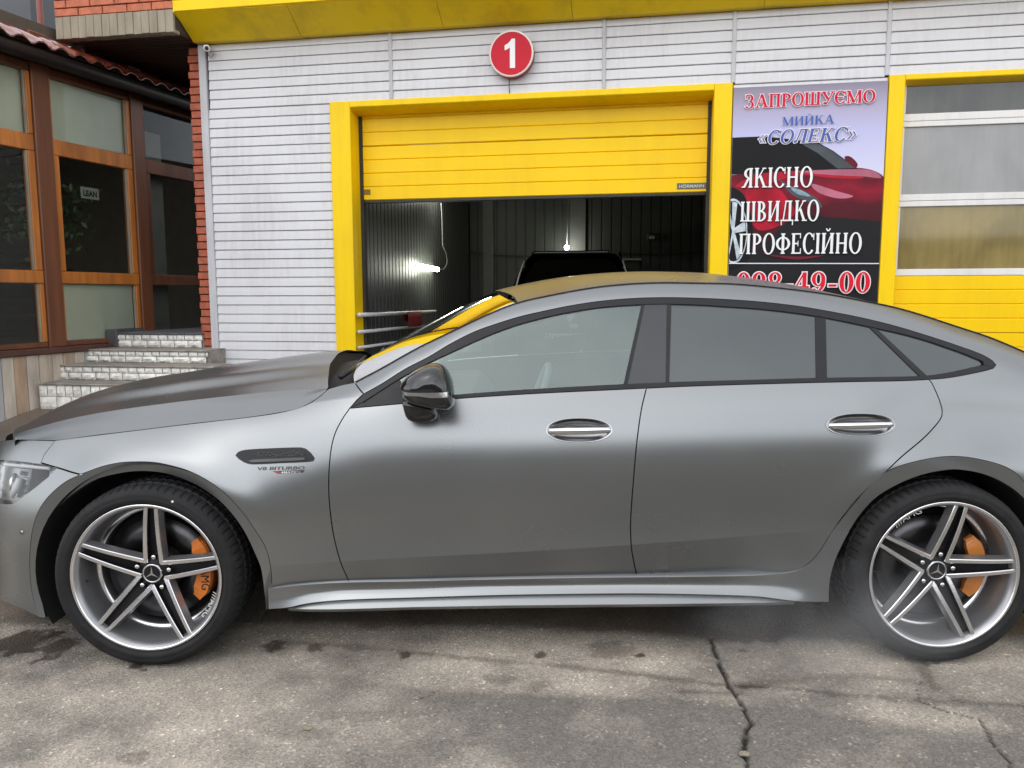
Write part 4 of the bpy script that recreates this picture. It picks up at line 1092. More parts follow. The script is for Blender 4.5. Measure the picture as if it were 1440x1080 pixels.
t.links.new(ramp(t, mr.outputs[0], [(0.0, (0.06, 0.010, 0.014)), (0.35, (0.09, 0.010, 0.018)), (0.6, (0.26, 0.012, 0.03)), (0.8, (0.12, 0.010, 0.02)), (1.0, (0.40, 0.05, 0.09))]), b.inputs['Base Color'])
b.inputs['Roughness'].default_value = 0.5; b.inputs['Specular IOR Level'].default_value = 0.15
_pl = [0]
def pic(name, pts, m):
    _pl[0] += 1; d = BND-.0055+.0002*_pl[0]
    pts = np.asarray(pts, float); s, z = wpx(pts[:, 0], pts[:, 1], BND)
    s = np.clip(s, s0+.0005, s1-.0005); z = np.clip(z, zbm+.001, zt_-.001)
    o = np.stack([s, z], 1); o = o if area2(o) > 0 else o[::-1]
    o = o[np.hypot(*(o-np.roll(o, 1, 0)).T) > 1e-4]
    if len(o) < 3: return
    P, T = fill2d(o, (), 5.0)
    if not len(T): return
    mk(name, [WP(a_, d, c_) for a_, c_ in P], T, m, ban)
pic('printed_ground', [(1010, 303), (1260, 303), (1260, 460), (1010, 460)], B_DARK)
pic('printed_body', catmull([(1015, 250), (1030, 246), (1100, 240), (1180, 236), (1210, 236), (1232, 241), (1245, 252), (1250, 306), (1180, 306), (1120, 306), (1060, 352), (1015, 352)], 4, True), B_BODY)
pic('printed_bonnet', catmull([(1035, 262), (1060, 247), (1120, 240), (1185, 239), (1215, 250), (1170, 250), (1130, 246), (1100, 252), (1070, 262)], 4, True), B_RED)
pic('printed_sheen', catmull([(1120, 241), (1190, 238), (1228, 240), (1240, 250), (1215, 248), (1170, 246)], 4, True), B_PINK)
pic('printed_wing', catmull([(1052, 262), (1090, 262), (1108, 280), (1118, 300), (1090, 320), (1064, 322), (1050, 290)], 4, True), B_BRIGHT)
pic('printed_sheen', catmull([(1140, 258), (1175, 268), (1200, 276), (1180, 279), (1150, 270)], 4, True), B_PINK)
pic('printed_window', [(1012, 194), (1075, 191.5), (1150, 200), (1172, 212), (1206, 237), (1120, 240), (1012, 246)], B_BLACK)
pic('printed_glass', [(1125, 201), (1150, 201.5), (1170, 212), (1203, 236), (1178, 237), (1150, 215)], B_GLS)
pic('printed_mirror', catmull([(1188, 220), (1196, 220), (1206, 230), (1205, 235), (1199, 234), (1190, 226)], 2, True), B_MAR)
pic('printed_arch', catmull([(1010, 262), (1030, 263), (1046, 274), (1056, 300), (1058, 340), (1048, 372), (1010, 378)], 4, True), B_BLACK)
pic('printed_lamp', catmull([(1096, 252), (1108, 260), (1130, 268), (1150, 280), (1156, 292), (1138, 284), (1118, 276), (1106, 266)], 3, True), B_GLS)
pic('printed_lamp_glint', catmull([(1110, 262), (1128, 268), (1140, 276), (1122, 273)], 3, True), B_BLUE)
_wc = np.array([1031.0, 325.0])
for k in range(5):
    a = R(82+72*k); u = np.array([math.cos(a)*19, -math.sin(a)*45]); w_ = np.array([-math.sin(a)*3.0, -math.cos(a)*6.0])
    pic('printed_spoke', [_wc+w_*.5, _wc+u*.92+w_*1.2, _wc+u*.92-w_*1.2, _wc-w_*.5], B_SIL)
for k in range(28):
    a0, a1 = R(k*360/28), R((k+1)*360/28); e = lambda a, q: _wc+np.array([math.cos(a)*20*q, -math.sin(a)*46*q])
    if e(a0, 1)[0] > 1018 or e(a1, 1)[0] > 1018: pic('printed_rim', [e(a0, 1.0), e(a1, 1.0), e(a1, .93), e(a0, .93)], B_SIL)
pic('printed_lip', catmull([(1072, 357), (1120, 361), (1160, 359), (1120, 365)], 3, True), B_MAR)
pic('printed_rule', [(1010, 369.8), (1250, 369.8), (1250, 371.2), (1010, 371.2)], B_PALE)
DL = BND+.008
B_W = print_mat('print_white', (0.80, 0.80, 0.80)); B_TR = print_mat('print_text_red', (0.60, 0.008, 0.045)); B_TB = print_mat('print_text_blue', (0.06, 0.12, 0.38), var=.15); B_TP = print_mat('print_text_outline', (0.82, 0.74, 0.76)); B_NR = print_mat('print_number_red', (0.70, 0.01, 0.03))
banner_text('letter', 'ЗАПРОШУЄМО', (1048, 152.3, 134.0), (1230, 143.8, 126.6), B_TR, ban, DL, .008, outline=B_TP)
banner_text('letter', 'МИЙКА', (1100, 177.3, 165.0), (1173, 173.8, 161.5), B_TB, ban, DL, -.002)
banner_text('letter', '«СОЛЕКС»', (1064, 203.5, 184.5), (1203, 197.5, 178.5), B_TB, ban, DL, .004, .22, outline=B_TP)
for tx, l_, r2_ in (('ЯКІСНО', (1043, 264, 237), (1142, 263, 234.5)), ('ШВИДКО', (1040.5, 311.5, 284), (1151, 310.5, 281.5)), ('ПРОФЕСІЙНО', (1038.5, 357.3, 329), (1210.5, 356.2, 327.5))):
    banner_text('letter', tx, l_, r2_, B_W, ban, DL, .006, shadow=B_BLACK)
banner_text('letter', '098-49-00', (1035, 411.5, 383.5), (1223, 411, 383), B_NR, ban, DL, .004, outline=B_TP)
# ================================================================== THE CAR
YC = 0.975                      # centre line of the car; its near flank lies at y = 0
WX = (-1.4755, 1.4755)          # axles
WZ = 0.345
M_PAINT, _t, _b = _new('satin_grey_paint')
_b.inputs['Base Color'].default_value = (0.33, 0.34, 0.35, 1)
_b.inputs['Metallic'].default_value = 0.9
_b.inputs['Roughness'].default_value = 0.34
_tc = N(_t, 'ShaderNodeTexCoord')
_nz = N(_t, 'ShaderNodeTexNoise', Scale=900.0, Detail=2.0); _t.links.new(_tc.outputs['Object'], _nz.inputs['Vector'])
_n2 = N(_t, 'ShaderNodeTexNoise', Scale=3.0, Detail=5.0); _t.links.new(_tc.outputs['Object'], _n2.inputs['Vector'])
_mx = N(_t, 'ShaderNodeMath', operation='MULTIPLY_ADD'); _mx.inputs[1].default_value = 0.07; _mx.inputs[2].default_value = 0.248
_t.links.new(_n2.outputs['Fac'], _mx.inputs[0]); _t.links.new(_mx.outputs[0], _b.inputs['Roughness'])
_t.links.new(ramp(_t, _nz.outputs['Fac'], [(0.35, (0.238, 0.248, 0.252)), (0.65, (0.280, 0.290, 0.294))]), _b.inputs['Base Color'])
M_BLACK = mat('gloss_black', (0.012, 0.012, 0.013), 0.08, var=0.2, coat=0.5)
M_TRIM = mat('satin_black_trim', (0.02, 0.02, 0.022), 0.30, var=0.2, spec=0.22)
M_DARK = mat('black_plastic', (0.012, 0.012, 0.012), 0.7, var=0.3, bump=0.2)
M_VOID = mat('underseal', (0.006, 0.006, 0.006), 0.9, var=0.3)
M_CHROME = mat('chrome', (0.72, 0.72, 0.73), 0.10, 1.0, var=0.03)
M_SATIN = mat('satin_aluminium', (0.55, 0.55, 0.56), 0.22, 1.0, var=0.05)
M_GLASS = glass('tinted_side_glass', (0.62, 0.74, 0.70), 2.1, 0.008, diffuse=(0.25, 0.33, 0.30), dfac=0.10, gcol=(0.88, 1.0, 0.96))
M_WIND = glass('windscreen_glass', (0.42, 0.47, 0.44), 1.8, 0.01)
M_PRIV = glass('privacy_glass', (0.02, 0.02, 0.02), 1.72, 0.015, diffuse=(0.045, 0.058, 0.06), dfac=0.8)
M_BPIL = mat('gloss_black_pillar', (0.03, 0.031, 0.033), 0.08, var=0.1, spec=0.55)
M_CABIN = mat('cabin_leather', (0.07, 0.07, 0.072), 0.55, var=0.2, bump=0.15, bscale=200)
M_CABINL = mat('cabin_trim_light', (0.45, 0.48, 0.48), 0.5, var=0.1)
M_CLEAR = glass('headlamp_lens', (0.93, 0.94, 0.95), 1.5, 0.0)
M_DISC = mat('brake_disc_steel', (0.10, 0.10, 0.105), 0.35, 1.0, var=0.15, scale=30)
M_ORANGE = mat('orange_caliper_paint', (0.72, 0.20, 0.03), 0.35, var=0.08, coat=0.4)
M_BRONZE = mat('bronze_caliper_paint', (0.62, 0.22, 0.05), 0.35, var=0.12, coat=0.4)
M_RUBBER = mat('tyre_rubber', (0.018, 0.018, 0.0185), 0.66, var=0.25, scale=14, bump=0.25, bscale=120, spec=0.22)
M_RIM = mat('rim_grey_paint', (0.36, 0.36, 0.37), 0.30, 0.75, var=0.06)
M_RIMD = mat('rim_dark_paint', (0.010, 0.010, 0.011), 0.45, 0.0, var=0.1, spec=0.25)
M_MACH = mat('machined_alloy', (0.82, 0.82, 0.83), 0.24, 1.0, var=0.05, scale=80)
M_WHITE = mat('white_print', (0.78, 0.78, 0.78), 0.5, var=0.03)
M_RED = mat('red_print', (0.45, 0.02, 0.02), 0.4, var=0.05)
M_BADGE = mat('badge_silver', (0.45, 0.45, 0.46), 0.25, 1.0, var=0.05)
M_BADGED = mat('badge_dark', (0.06, 0.05, 0.05), 0.35, 0.5, var=0.1)

# ---- the flank as a height field y = S(x, z)
_zb = spline([-2.45, -2.04, -1.407, -0.905, -0.69, -0.18, 0.445, 1.1, 1.43, 1.7, 2.0, 2.3, 2.6],
             [0.77, 0.832, 0.894, 0.972, 1.003, 1.023, 1.042, 1.057, 1.062, 1.055, 1.01, 0.93, 0.82])
_plan = pchip([-2.50, -2.40, -2.28, -2.15, -2.0, -1.85, -1.6, -1.2, -0.6, 0.3, 1.0, 1.5, 1.9, 2.2, 2.4, 2.52, 2.6],
              [0.80, 0.52, 0.32, 0.19, 0.105, 0.062, 0.038, 0.034, 0.034, 0.030, 0.036, 0.034, 0.045, 0.11, 0.24, 0.45, 0.8])
def _table(kn):
    z = np.linspace(-1.05, 0.25, 1301)
    k = sorted(kn.items()); t = pchip([a for a, b in k], [b for a, b in k])(z)
    # soften the knots
    ker = np.hanning(61); ker /= ker.sum()
    t = np.convolve(np.pad(t, 30, 'edge'), ker, 'valid')
    s = np.tan(np.radians(t)); y = np.concatenate([[0], np.cumsum((s[1:]+s[:-1])/2*np.diff(z))])
    y -= np.interp(-0.40, z, y)
    return lambda q: np.interp(q, z, y)
_T_door = _table({0.25: 27, 0: 27, -.05: 25, -.12: 18, -.2: 9, -.28: 2.0, -.36: -3, -.45: -5, -.52: -2.0, -.58: 3, -.75: 3, -1.05: 3})
_T_fend = _table({0.25: 58, 0.06: 52, 0: 46, -.05: 36, -.1: 27, -.17: 19, -.25: 12, -.33: 5, -.42: -2, -.52: -2, -.6: 2, -1.05: 2})
_T_quar = _table({0.25: 26, 0: 23, -.05: 14, -.1: 11, -.16: 18, -.23: 19, -.28: 12, -.33: 2, -.40: -4, -.46: -5, -.52: -2, -.58: 3, -1.05: 2})
_zc = spline([-1.1, -0.8, -0.18, 0.30, 0.78, 1.06, 1.4], [0.375, 0.392, 0.424, 0.452, 0.486, 0.503, 0.52])
_rq = np.linspace(-0.3, 0.5, 801)
_rt_ = np.tan(np.radians(np.interp(_rq, [-.3, -.05, 0.0, 0.03, 0.06, 0.10, 0.5], [25, 25, 33, 47, 60, 68, 70])))-math.tan(R(25))
_ry = np.concatenate([[0], np.cumsum((_rt_[1:]+_rt_[:-1])/2*np.diff(_rq))])
def _rail(q): return np.interp(q, _rq, _ry)
def _lower(x, z):
    q = z-_zb(x)
    wf = 1-smooth01(x, -1.15, -0.55); wq = smooth01(x, 1.15, 1.5)
    y = _plan(x)+wf*_T_fend(q)+wq*_T_quar(q)+(1-wf-wq)*_T_door(q)
    k = _zc(x)-z
    y = y+math.tan(R(17))*np.maximum(k, 0)*smooth01(x, -1.25, -0.95)*(1-smooth01(x, 0.70, 1.15))
    for xw in WX:
        r = np.hypot(x-xw, z-WZ)
        y = y-0.022*np.exp(-np.maximum(r-0.42, 0)**2/(2*0.055**2))*smooth01(z, 0.45, 0.78)
    return y
_zd = None
def S(x, z):
    x = np.asarray(x, float); z = np.asarray(z, float)
    zb = _zb(x)
    lo = _lower(x, np.minimum(z, zb))
    base = math.tan(R(25))+(math.tan(R(46))-math.tan(R(25)))*(1-smooth01(x, -0.95, -0.6))
    up = np.maximum(z-zb, 0)
    y = lo+base*up
    if _zd is not None:
        y = y+np.where(z > zb, _rail(z-_zd(x))-_rail(np.minimum(zb-_zd(x), 0.0)), 0)
    return y
def pxS(pts, surf=None, it=14):
    """pixels of the photograph to points (x, z) of the flank"""
    surf = surf or S
    p = np.asarray(pts, float); y = np.full(len(p), 0.1)
    for _ in range(it):
        P = on_y(p[:, 0], p[:, 1], y); y = 0.4*y+0.6*surf(P[:, 0], P[:, 2])
    P = on_y(p[:, 0], p[:, 1], y)
    return P[:, [0, 2]]
DLO_TOP = [(511.7, 554), (536.7, 540), (570, 519), (603, 502), (633, 484), (666.7, 467), (700, 455), (733, 445), (766.7, 437.3), (800, 430.5), (840, 424.3),
           (886.7, 420), (937, 418.6), (987, 419.7), (1020, 421.2), (1061, 424), (1103, 428.3), (1136.7, 433), (1186.7, 442), (1220, 449), (1260, 459), (1300, 471), (1333, 481.7), (1366.7, 493.3)]
_p = np.array(DLO_TOP); _y = np.full(len(_p), .15)
for _ in range(20):
    _P = on_y(_p[:, 0], _p[:, 1], _y); _y = 0.5*_y+0.5*(_lower(_P[:, 0], _zb(_P[:, 0]))+math.tan(R(26))*np.maximum(_P[:, 2]-_zb(_P[:, 0]), 0))
_dx = list(_P[:, 0]); _dz = list(_P[:, 2])
_zd = spline([-2.5, -1.6, -1.1, -0.85]+_dx+[1.75, 1.95, 2.2, 2.6],
             [_zb(-2.5), _zb(-1.6), _zb(-1.1), _zb(-0.85)-0.005]+_dz+[1.125, 1.055, 0.96, 0.80])
SEAM = [(499, 538), (537, 518), (587, 490), (634, 467), (667, 451), (700, 436.5), (727, 426.5), (767, 417), (800, 410.5), (840, 404), (887, 399.5), (937, 397.8), (987, 398.5),
        (1030, 399.5), (1070, 402.7), (1120, 408), (1170, 415), (1220, 424.5), (1260, 433), (1300, 444.5), (1350, 461), (1400, 478), (1440, 495)]
_sm = pxS(SEAM, it=40)
_zs = spline(list(_sm[:, 0])+[2.1, 2.3, 2.45], list(_sm[:, 1])+[1.065, 0.98, 0.92])
def seam3(x): z = _zs(x); return np.stack([x, S(x, z), z], -1)

def surf_n(x, z, surf=None, e=0.002):
    surf = surf or S
    gx = (surf(x+e, z)-surf(x-e, z))/(2*e); gz = (surf(x, z+e)-surf(x, z-e))/(2*e)
    n = np.stack([gx, -np.ones_like(gx), gz], -1)
    return n/np.linalg.norm(n, axis=-1, keepdims=True)
_cx = np.arange(-1.2, 1.45, 0.009)
CREASE = [np.stack([_cx, _zc(_cx)+d], 1) for d in (0.0025, -0.0025)]
_cx = np.arange(-1.0, -0.62, 0.008); CREASE += [np.stack([_cx, _zb(_cx)+d], 1) for d in (0.004, -0.004)]
def panel(name, outline, m, parent, surf=None, off=0.0, gap=0.0022, flange=0.02, step=0.016, holes=(), mirror=True, px=True, res=0.009, flip_name=None, holes_xz=()):
    """a sheet-metal or glass panel: outline in pixels (or x,z), laid on the flank; its twin goes on the far side"""
    surf = surf or S
    o2 = pxS(outline, surf) if px else np.asarray(outline, float)
    o2 = resample(o2, res)
    if gap: o2 = resample(inset(o2, gap), res)
    if area2(o2) < 0: o2 = o2[::-1]
    hs = []
    for h in holes:
        h2 = resample(pxS(h, surf) if px is True else np.asarray(h, float), res)
        hs.append(h2)
    hs += [resample(np.asarray(h, float), 0.006) for h in holes_xz]
    P, T = fill2d(o2, hs, step, CREASE if surf is S else ())
    n = surf_n(P[:, 0], P[:, 1], surf)
    V = np.stack([P[:, 0], surf(P[:, 0], P[:, 1]), P[:, 1]], 1)-n*(-off)*-1 if False else np.stack([P[:, 0], surf(P[:, 0], P[:, 1])+off, P[:, 1]], 1)
    F = [tuple(t) for t in T]; NN = n
    if flange:
        for lp, sg in [(o2, 1)]+[(h if area2(h) < 0 else h[::-1], 1) for h in hs]:
            b = len(V); k = len(lp)
            nn = surf_n(lp[:, 0], lp[:, 1], surf)
            top = np.stack([lp[:, 0], surf(lp[:, 0], lp[:, 1])+off, lp[:, 1]], 1)
            t = np.roll(top, -1, 0)-np.roll(top, 1, 0)
            lat = np.cross(t, nn); lat /= np.linalg.norm(lat, axis=1)[:, None]+1e-12
            V = np.vstack([V, top, top-nn*flange]); NN = np.vstack([NN, lat*0.9+nn*0.45, lat])
            F += [(b+i, b+k+i, b+k+(i+1) % k, b+(i+1) % k) for i in range(k)]
    NN = NN/np.linalg.norm(NN, axis=1)[:, None]
    a = mk(name, V, F, m, parent, True, NN)
    b = None
    if mirror:
        V2 = V.copy(); V2[:, 1] = 2*YC-V2[:, 1]; N2 = NN.copy(); N2[:, 1] *= -1
        mp = parent if not isinstance(parent, tuple) else parent[1]
        b = mk(flip_name or name, V2, [f[::-1] for f in F], m, TWIN.get(parent.name, parent) if parent is not None else None, True, N2)
        TWIN[a.name] = b
    return a
TWIN = {}
def loft(name, grid, m, parent, flip=False):
    """smooth sheet from a grid of points [i][j]"""
    g = np.asarray(grid, float); a, b = g.shape[:2]
    F = [(i*b+j, (i+1)*b+j, (i+1)*b+j+1, i*b+j+1) for i in range(a-1) for j in range(b-1) if np.linalg.norm(g[i, j]-g[i, j+1]) > 1e-7]
    if flip: F = [f[::-1] for f in F]
    return mk(name, g.reshape(-1, 3), F, m, parent, True)

CAR = thing('grey_car', 'satin grey four-door fastback car parked side-on in front of the yellow gates', 'car', (0, YC, 0))

HOODCUT = [(78, 619), (120, 613.7), (180, 606.3), (240, 599), (300, 592), (360, 585), (400, 578.5), (430, 569.5), (448, 558.5), (462, 546.5)]
DOOR_F = [(492, 574), (483, 586.7), (473, 605), (468, 620), (464.5, 640), (462.5, 667), (462.5, 695), (465, 725), (470, 757), (479.5, 792), (491, 818)]
DOOR_M = [(909, 545.8), (901.7, 577), (895, 627), (890.7, 677), (888, 712), (886.7, 742), (888, 770), (891.7, 792), (896, 811.5)]
DOOR_R = [(1103, 806), (1123, 801), (1140, 790), (1153, 775), (1167, 753), (1177, 738), (1190, 720), (1207, 700), (1242, 667), (1267, 643), (1300, 615), (1320, 593), (1324.8, 584), (1325, 576.7), (1320, 560), (1310, 538), (1306, 533.5)]
SILL_TOP = [(376, 828), (407, 824), (440, 821), (491, 818.5), (580, 817), (713, 814), (820, 812), (896, 811.3), (960, 810.6), (1060, 809), (1103, 806)]
def pxc(pts, step=6): return catmull(pts, step)
ARCH_FC = [(382, 827), (381, 804), (377, 782), (371, 766), (360, 748), (348, 730), (333, 711.7), (315, 693), (290, 675), (265, 662.5), (240, 655), (216.7, 650.6), (191.7, 649.7), (166.7, 651.3), (143, 656.5), (117, 666), (93, 677.5), (71.7, 695), (57, 714), (48, 737), (43.5, 762), (42, 795), (44.5, 828), (50, 853), (55, 868)]
ARCH_FO = [(376, 857), (373.5, 830), (371, 815), (366.7, 797), (358, 775), (348, 753), (332, 730), (307, 705), (273, 683), (240, 670), (216.7, 665), (191.7, 663.8), (166.7, 666.5), (133, 675), (107, 690), (83, 710), (66.7, 732), (57, 759), (53, 783), (51.7, 803), (53, 827), (57.5, 853), (62, 870)]
ARCH_RC_L = [(1166.5, 754), (1185, 729), (1207, 702), (1222, 686), (1240, 668.5), (1258, 658.5), (1283, 650.5), (1316.7, 643.7), (1345, 642), (1375, 644.2), (1400, 651), (1425, 661.7), (1440, 669.5)]
ARCH_RO = [(1165.8, 847), (1166.7, 823), (1170, 803), (1176.7, 783), (1186.7, 762), (1196.7, 743.5), (1211.7, 722), (1234, 699), (1266.7, 679.5), (1300, 667), (1333, 661), (1353, 660.5), (1383, 665), (1408, 674.5), (1433, 688), (1440, 692)]
A_r = lambda pts: pxc(pts, 5)

# fender
fend = np.vstack([A_r(HOODCUT), [(481, 541), (499, 537.5), (511, 554), (501.5, 563)], A_r(DOOR_F), A_r(SILL_TOP[::-1][-4:])[:, :][0:], A_r(ARCH_FC[:16])[1:], [(113, 667), (100, 663.5), (81, 657.5), (57.5, 650.5), (62, 639.5)]])
# keep only the stretch of the sill line in front of the door
panel('front_fender', fend, M_PAINT, CAR, mirror=True)
# front bumper with the headlamp opening
HEAD = A_r([(81, 657.5), (66.7, 654), (50, 651.5), (17, 647.5), (0, 647), (-30, 650), (-58, 660), (-66, 676), (-52, 692), (-25, 703), (0, 708), (10, 709.3), (20, 707.7), (30, 700.5), (46.7, 688), (66.7, 672)])
HEAD = HEAD if len(HEAD) else HEAD
_hx = pxS(HEAD)
_b_r = pxS(np.vstack([[(78, 619.5), (62, 640), (57.5, 651), (81, 658), (100, 664), (113, 667.5)], A_r(ARCH_FC[15:])[0:]]))
_nose = np.array([(-2.02, 0.186), (-2.12, 0.19), (-2.24, 0.205), (-2.36, 0.22), (-2.46, 0.24), (-2.46, 0.70), (-2.42, 0.742), (-2.34, 0.765), (-2.22, 0.793), (-2.12, 0.812)])
_tip = pxS([(23, 617.3), (50, 618.6)])
bump_o = np.vstack([_b_r, _nose, _tip])
panel('front_bumper', bump_o, M_PAINT, CAR, px=False, holes=[_hx])
# doors
def handle_ring(cx, cy, hw, hh, s=1.0, n=56):
    c = pxS([(cx, cy)])[0]; a = pxS([(cx+hw, cy)])[0][0]-c[0]; h = c[1]-pxS([(cx, cy+hh)])[0][1]
    t = np.linspace(0, 2*math.pi, n, endpoint=False); ct, st = np.cos(t), np.sin(t)
    return np.stack([c[0]+a*s*np.sign(ct)*np.abs(ct)**0.86, c[1]+h*s*np.sign(st)*np.abs(st)**0.95], 1)
H_F = (814.5, 605, 44.5, 16.5); H_R = (1211, 597.5, 45, 15.5)
fdoor = np.vstack([A_r(DOOR_F), A_r([(491, 818), (580, 817), (713, 814), (820, 812), (896, 811.4)])[1:], A_r(DOOR_M[::-1])[1:], A_r([(909, 545.6), (877, 547.2), (747, 553.5), (640, 560.5), (570, 567), (492, 574)])[1:-1]])
FD = panel('front_door', fdoor, M_PAINT, CAR, holes_xz=[handle_ring(*H_F)])
rdoor = np.vstack([A_r(DOOR_M), A_r([(896, 811.4), (960, 810.6), (1060, 809), (1103, 806)])[1:], A_r(DOOR_R)[1:], A_r([(1306, 533.5), (1267, 535.3), (1200, 536.5), (1060, 540), (960, 543.3), (909, 545.8)])[1:-1]])
RD = panel('rear_door', rdoor, M_PAINT, CAR, holes_xz=[handle_ring(*H_R)])
# body side: roof rail, pillar and rear quarter in one piece
DLO_END = [(1366.7, 493.3), (1383, 500), (1395, 507), (1400.5, 513), (1396.7, 517.5), (1366.7, 525), (1333, 531), (1306, 533.5)]
_q1 = pxS(np.vstack([A_r(DLO_TOP), A_r(DLO_END)[1:], A_r(DOOR_R[::-1])[1:]]))
_i = np.argmin(np.abs(_q1[-80:, 1]-0.502))+len(_q1)-80 if len(_q1) > 80 else len(_q1)-1
_q1 = pxS(np.vstack([A_r(DLO_TOP), A_r(DLO_END)[1:], A_r(DOOR_R[:3:-1])[1:]]))
_arc = pxS(A_r(ARCH_RC_L)[1:])
_top = _arc[np.argmax(_arc[:, 1]), 0]
_far = _arc[_arc[:, 0] < _top][::-1].copy(); _far[:, 0] = _top+0.94*(_top-_far[:, 0])
_in = _arc[:0]
_arc = _arc[_arc[:, 0] <= _top]
_tail = np.array([(1.93, 0.40), (1.95, 0.25), (2.2, 0.25), (2.45, 0.30), (2.58, 0.42), (2.58, 0.70), (2.50, 0.80), (2.44, 0.905)])
_seam_xz = np.stack([np.linspace(2.40, _sm[0, 0], 160), _zs(np.linspace(2.40, _sm[0, 0], 160))], 1)
side_o = np.vstack([_q1, _arc[_arc[:, 0] <= _top], _in, _far, _tail, _seam_xz])
panel('body_side', side_o, M_PAINT, CAR, px=False)
# arch lips: a vertical band with a return into the wheel housing
def arch(crease, opening, name):
    c = np.asarray(crease); o = np.asarray(opening); n = 90
    def rs(p):
        L = np.r_[0, np.cumsum(np.linalg.norm(np.diff(p, axis=0), axis=1))]; t = np.linspace(0, L[-1], n)
        return np.stack([np.interp(t, L, p[:, k]) for k in (0, 1)], 1)
    c, o = rs(c), rs(o)
    yc = S(c[:, 0], c[:, 1])+0.0006
    a = np.stack([c[:, 0], yc, c[:, 1]], 1); b = np.stack([o[:, 0], yc+0.002, o[:, 1]], 1)
    r_ = b.copy(); r_[:, 1] += 0.035
    d = r_.copy(); d[:, 1] += 0.22; 
    V = np.vstack([a, b, b, r_, d]); F = []; mi = []
    for i in range(n-1):
        F.append((i, n+i, n+i+1, i+1)); mi.append(0)
        F.append((2*n+i, 3*n+i, 3*n+i+1, 2*n+i+1)); mi.append(0)
        F.append((3*n+i, 4*n+i, 4*n+i+1, 3*n+i+1)); mi.append(1)
    mk(name, V, F, None, CAR, True, None, mi, [M_PAINT, M_VOID])
    V2 = V.copy(); V2[:, 1] = 2*YC-V2[:, 1]
    mk(name, V2, [f[::-1] for f in F], None, CAR, True, None, mi, [M_PAINT, M_VOID])
arch(pxS(A_r(ARCH_FC)), pxS(A_r(ARCH_FO)), 'wheel_arch_lip')
_ro = pxS(A_r(ARCH_RO)); _rt2 = _ro[np.argmax(_ro[:, 1]), 0]
_rfar = _ro[_ro[:, 0] < _rt2][::-1].copy(); _rfar[:, 0] = _rt2+0.96*(_rt2-_rfar[:, 0])
_rfar = _rfar[_rfar[:, 1] > 0.25]
_ro = np.vstack([_ro[_ro[:, 0] <= _rt2], _rfar])
_rc = np.vstack([_arc, _far])
_rsel = _ro[(_ro[:, 1] > 0.498) | (_ro[:, 0] > 1.5)]
arch(_rc, _rsel, 'wheel_arch_lip')

# side skirt and the blade under it
SK_LOW = [(377, 857), (403, 855), (432, 849), (465, 845.3), (507, 843), (580, 840.8), (713, 837), (847, 835.2), (903, 835), (970, 836), (1060, 838.7), (1090, 842), (1120, 846), (1165.8, 847)]
_ol = lambda p: pxS(A_r(p), lambda x, z: 0.045+0*x)
_skt = np.vstack([_ol(SILL_TOP), _ol(DOOR_R[:5])[1:]]); _skb = _ol(SK_LOW)
_kt = pchip(*(lambda p: (p[:, 0], p[:, 1]))(_skt[np.r_[True, np.diff(_skt[:, 0]) > 1e-5]]))
_kb = pchip(*(lambda p: (p[:, 0], p[:, 1]))(_skb[np.r_[True, np.diff(_skb[:, 0]) > 1e-5]]))
_skv = _table({0.25: -6, 0: -14, -.2: -14, -.35: -8, -.55: 22, -.7: 34, -1.05: 36})
def SK(x, z):
    v = np.clip((_kt(x)-z)/np.maximum(_kt(x)-_kb(x), 0.02), -0.05, 1.05)
    wend = smooth01(x, -1.05, -0.75)*(1-smooth01(x, 0.75, 1.05))
    y = 0.048+(_skv(-v)-_skv(0.0))*0.075*(0.35+0.65*wend)
    wr_ = smooth01(x, 0.78, 1.06)*(1-smooth01(v, 0.35, 1.0))
    return y*(1-wr_)+wr_*(S(x, z)-0.0015)
SK_O = np.vstack([A_r(SILL_TOP), A_r(DOOR_R[:5])[1:], [(1170, 748.5), (1193, 746)], A_r(ARCH_RO[:6][::-1])[1:], A_r(SK_LOW[::-1])[1:]])
panel('side_skirt', SK_O, M_PAINT, CAR, surf=SK, flange=0.03, step=0.012, gap=0.0015)
BL = [(403, 855.6), (432, 850), (465, 846.3), (507, 844.2), (580, 842), (713, 838.3), (847, 836.6), (903, 836.4), (970, 837.4), (1060, 840), (1119, 846.3), (1060, 847.6), (960, 849), (850, 850), (713, 851.3), (580, 853.6)]
def SB(x, z): return 0.058-(_kb(x)-z)*0.9
panel('skirt_blade', BL, M_PAINT, CAR, surf=SB, flange=0.03, gap=0.0, step=0.01)

# glasshouse: trims and glass
GLT = [(510, 565.5), (560, 533.5), (600, 511.5), (633, 496), (667, 480.3), (700, 466.3), (733, 455), (767, 446), (800, 439), (840, 432.7), (887, 428.8), (937, 427.4), (987, 428.8), (1020, 431), (1061, 433.7), (1103, 438), (1147, 444.3), (1187, 451.7), (1226, 460), (1267, 469), (1300, 478), (1333, 489), (1358, 498), (1375, 505)]
gtop = A_r(GLT)
trim_top = np.vstack([A_r(DLO_TOP), A_r([(1366.7, 493.3), (1383, 500), (1395, 507), (1400.5, 513), (1397, 517.3)])[1:], [(1384, 513), (1382, 508)], gtop[::-1], [(492.5, 573)]])
TT = panel('window_trim', trim_top, M_TRIM, CAR, off=-0.002, gap=0.0006, step=0.02, res=0.012)
GLB = [(510, 566), (565, 562.3), (640, 554.8), (760, 546.3), (877, 540), (941, 537.2), (1060, 533.8), (1148, 531.3), (1230, 530), (1300, 528.3), (1333, 524), (1366.7, 516.7), (1383, 513)]
BOT = [(1397, 517.3), (1366.7, 525), (1333, 531), (1306, 533.2), (1267, 535), (1200, 536.2), (1060, 539.7), (960, 543), (909, 545.4), (877, 546.8), (747, 553.1), (640, 560.1), (570, 566.6), (493, 573.4)]
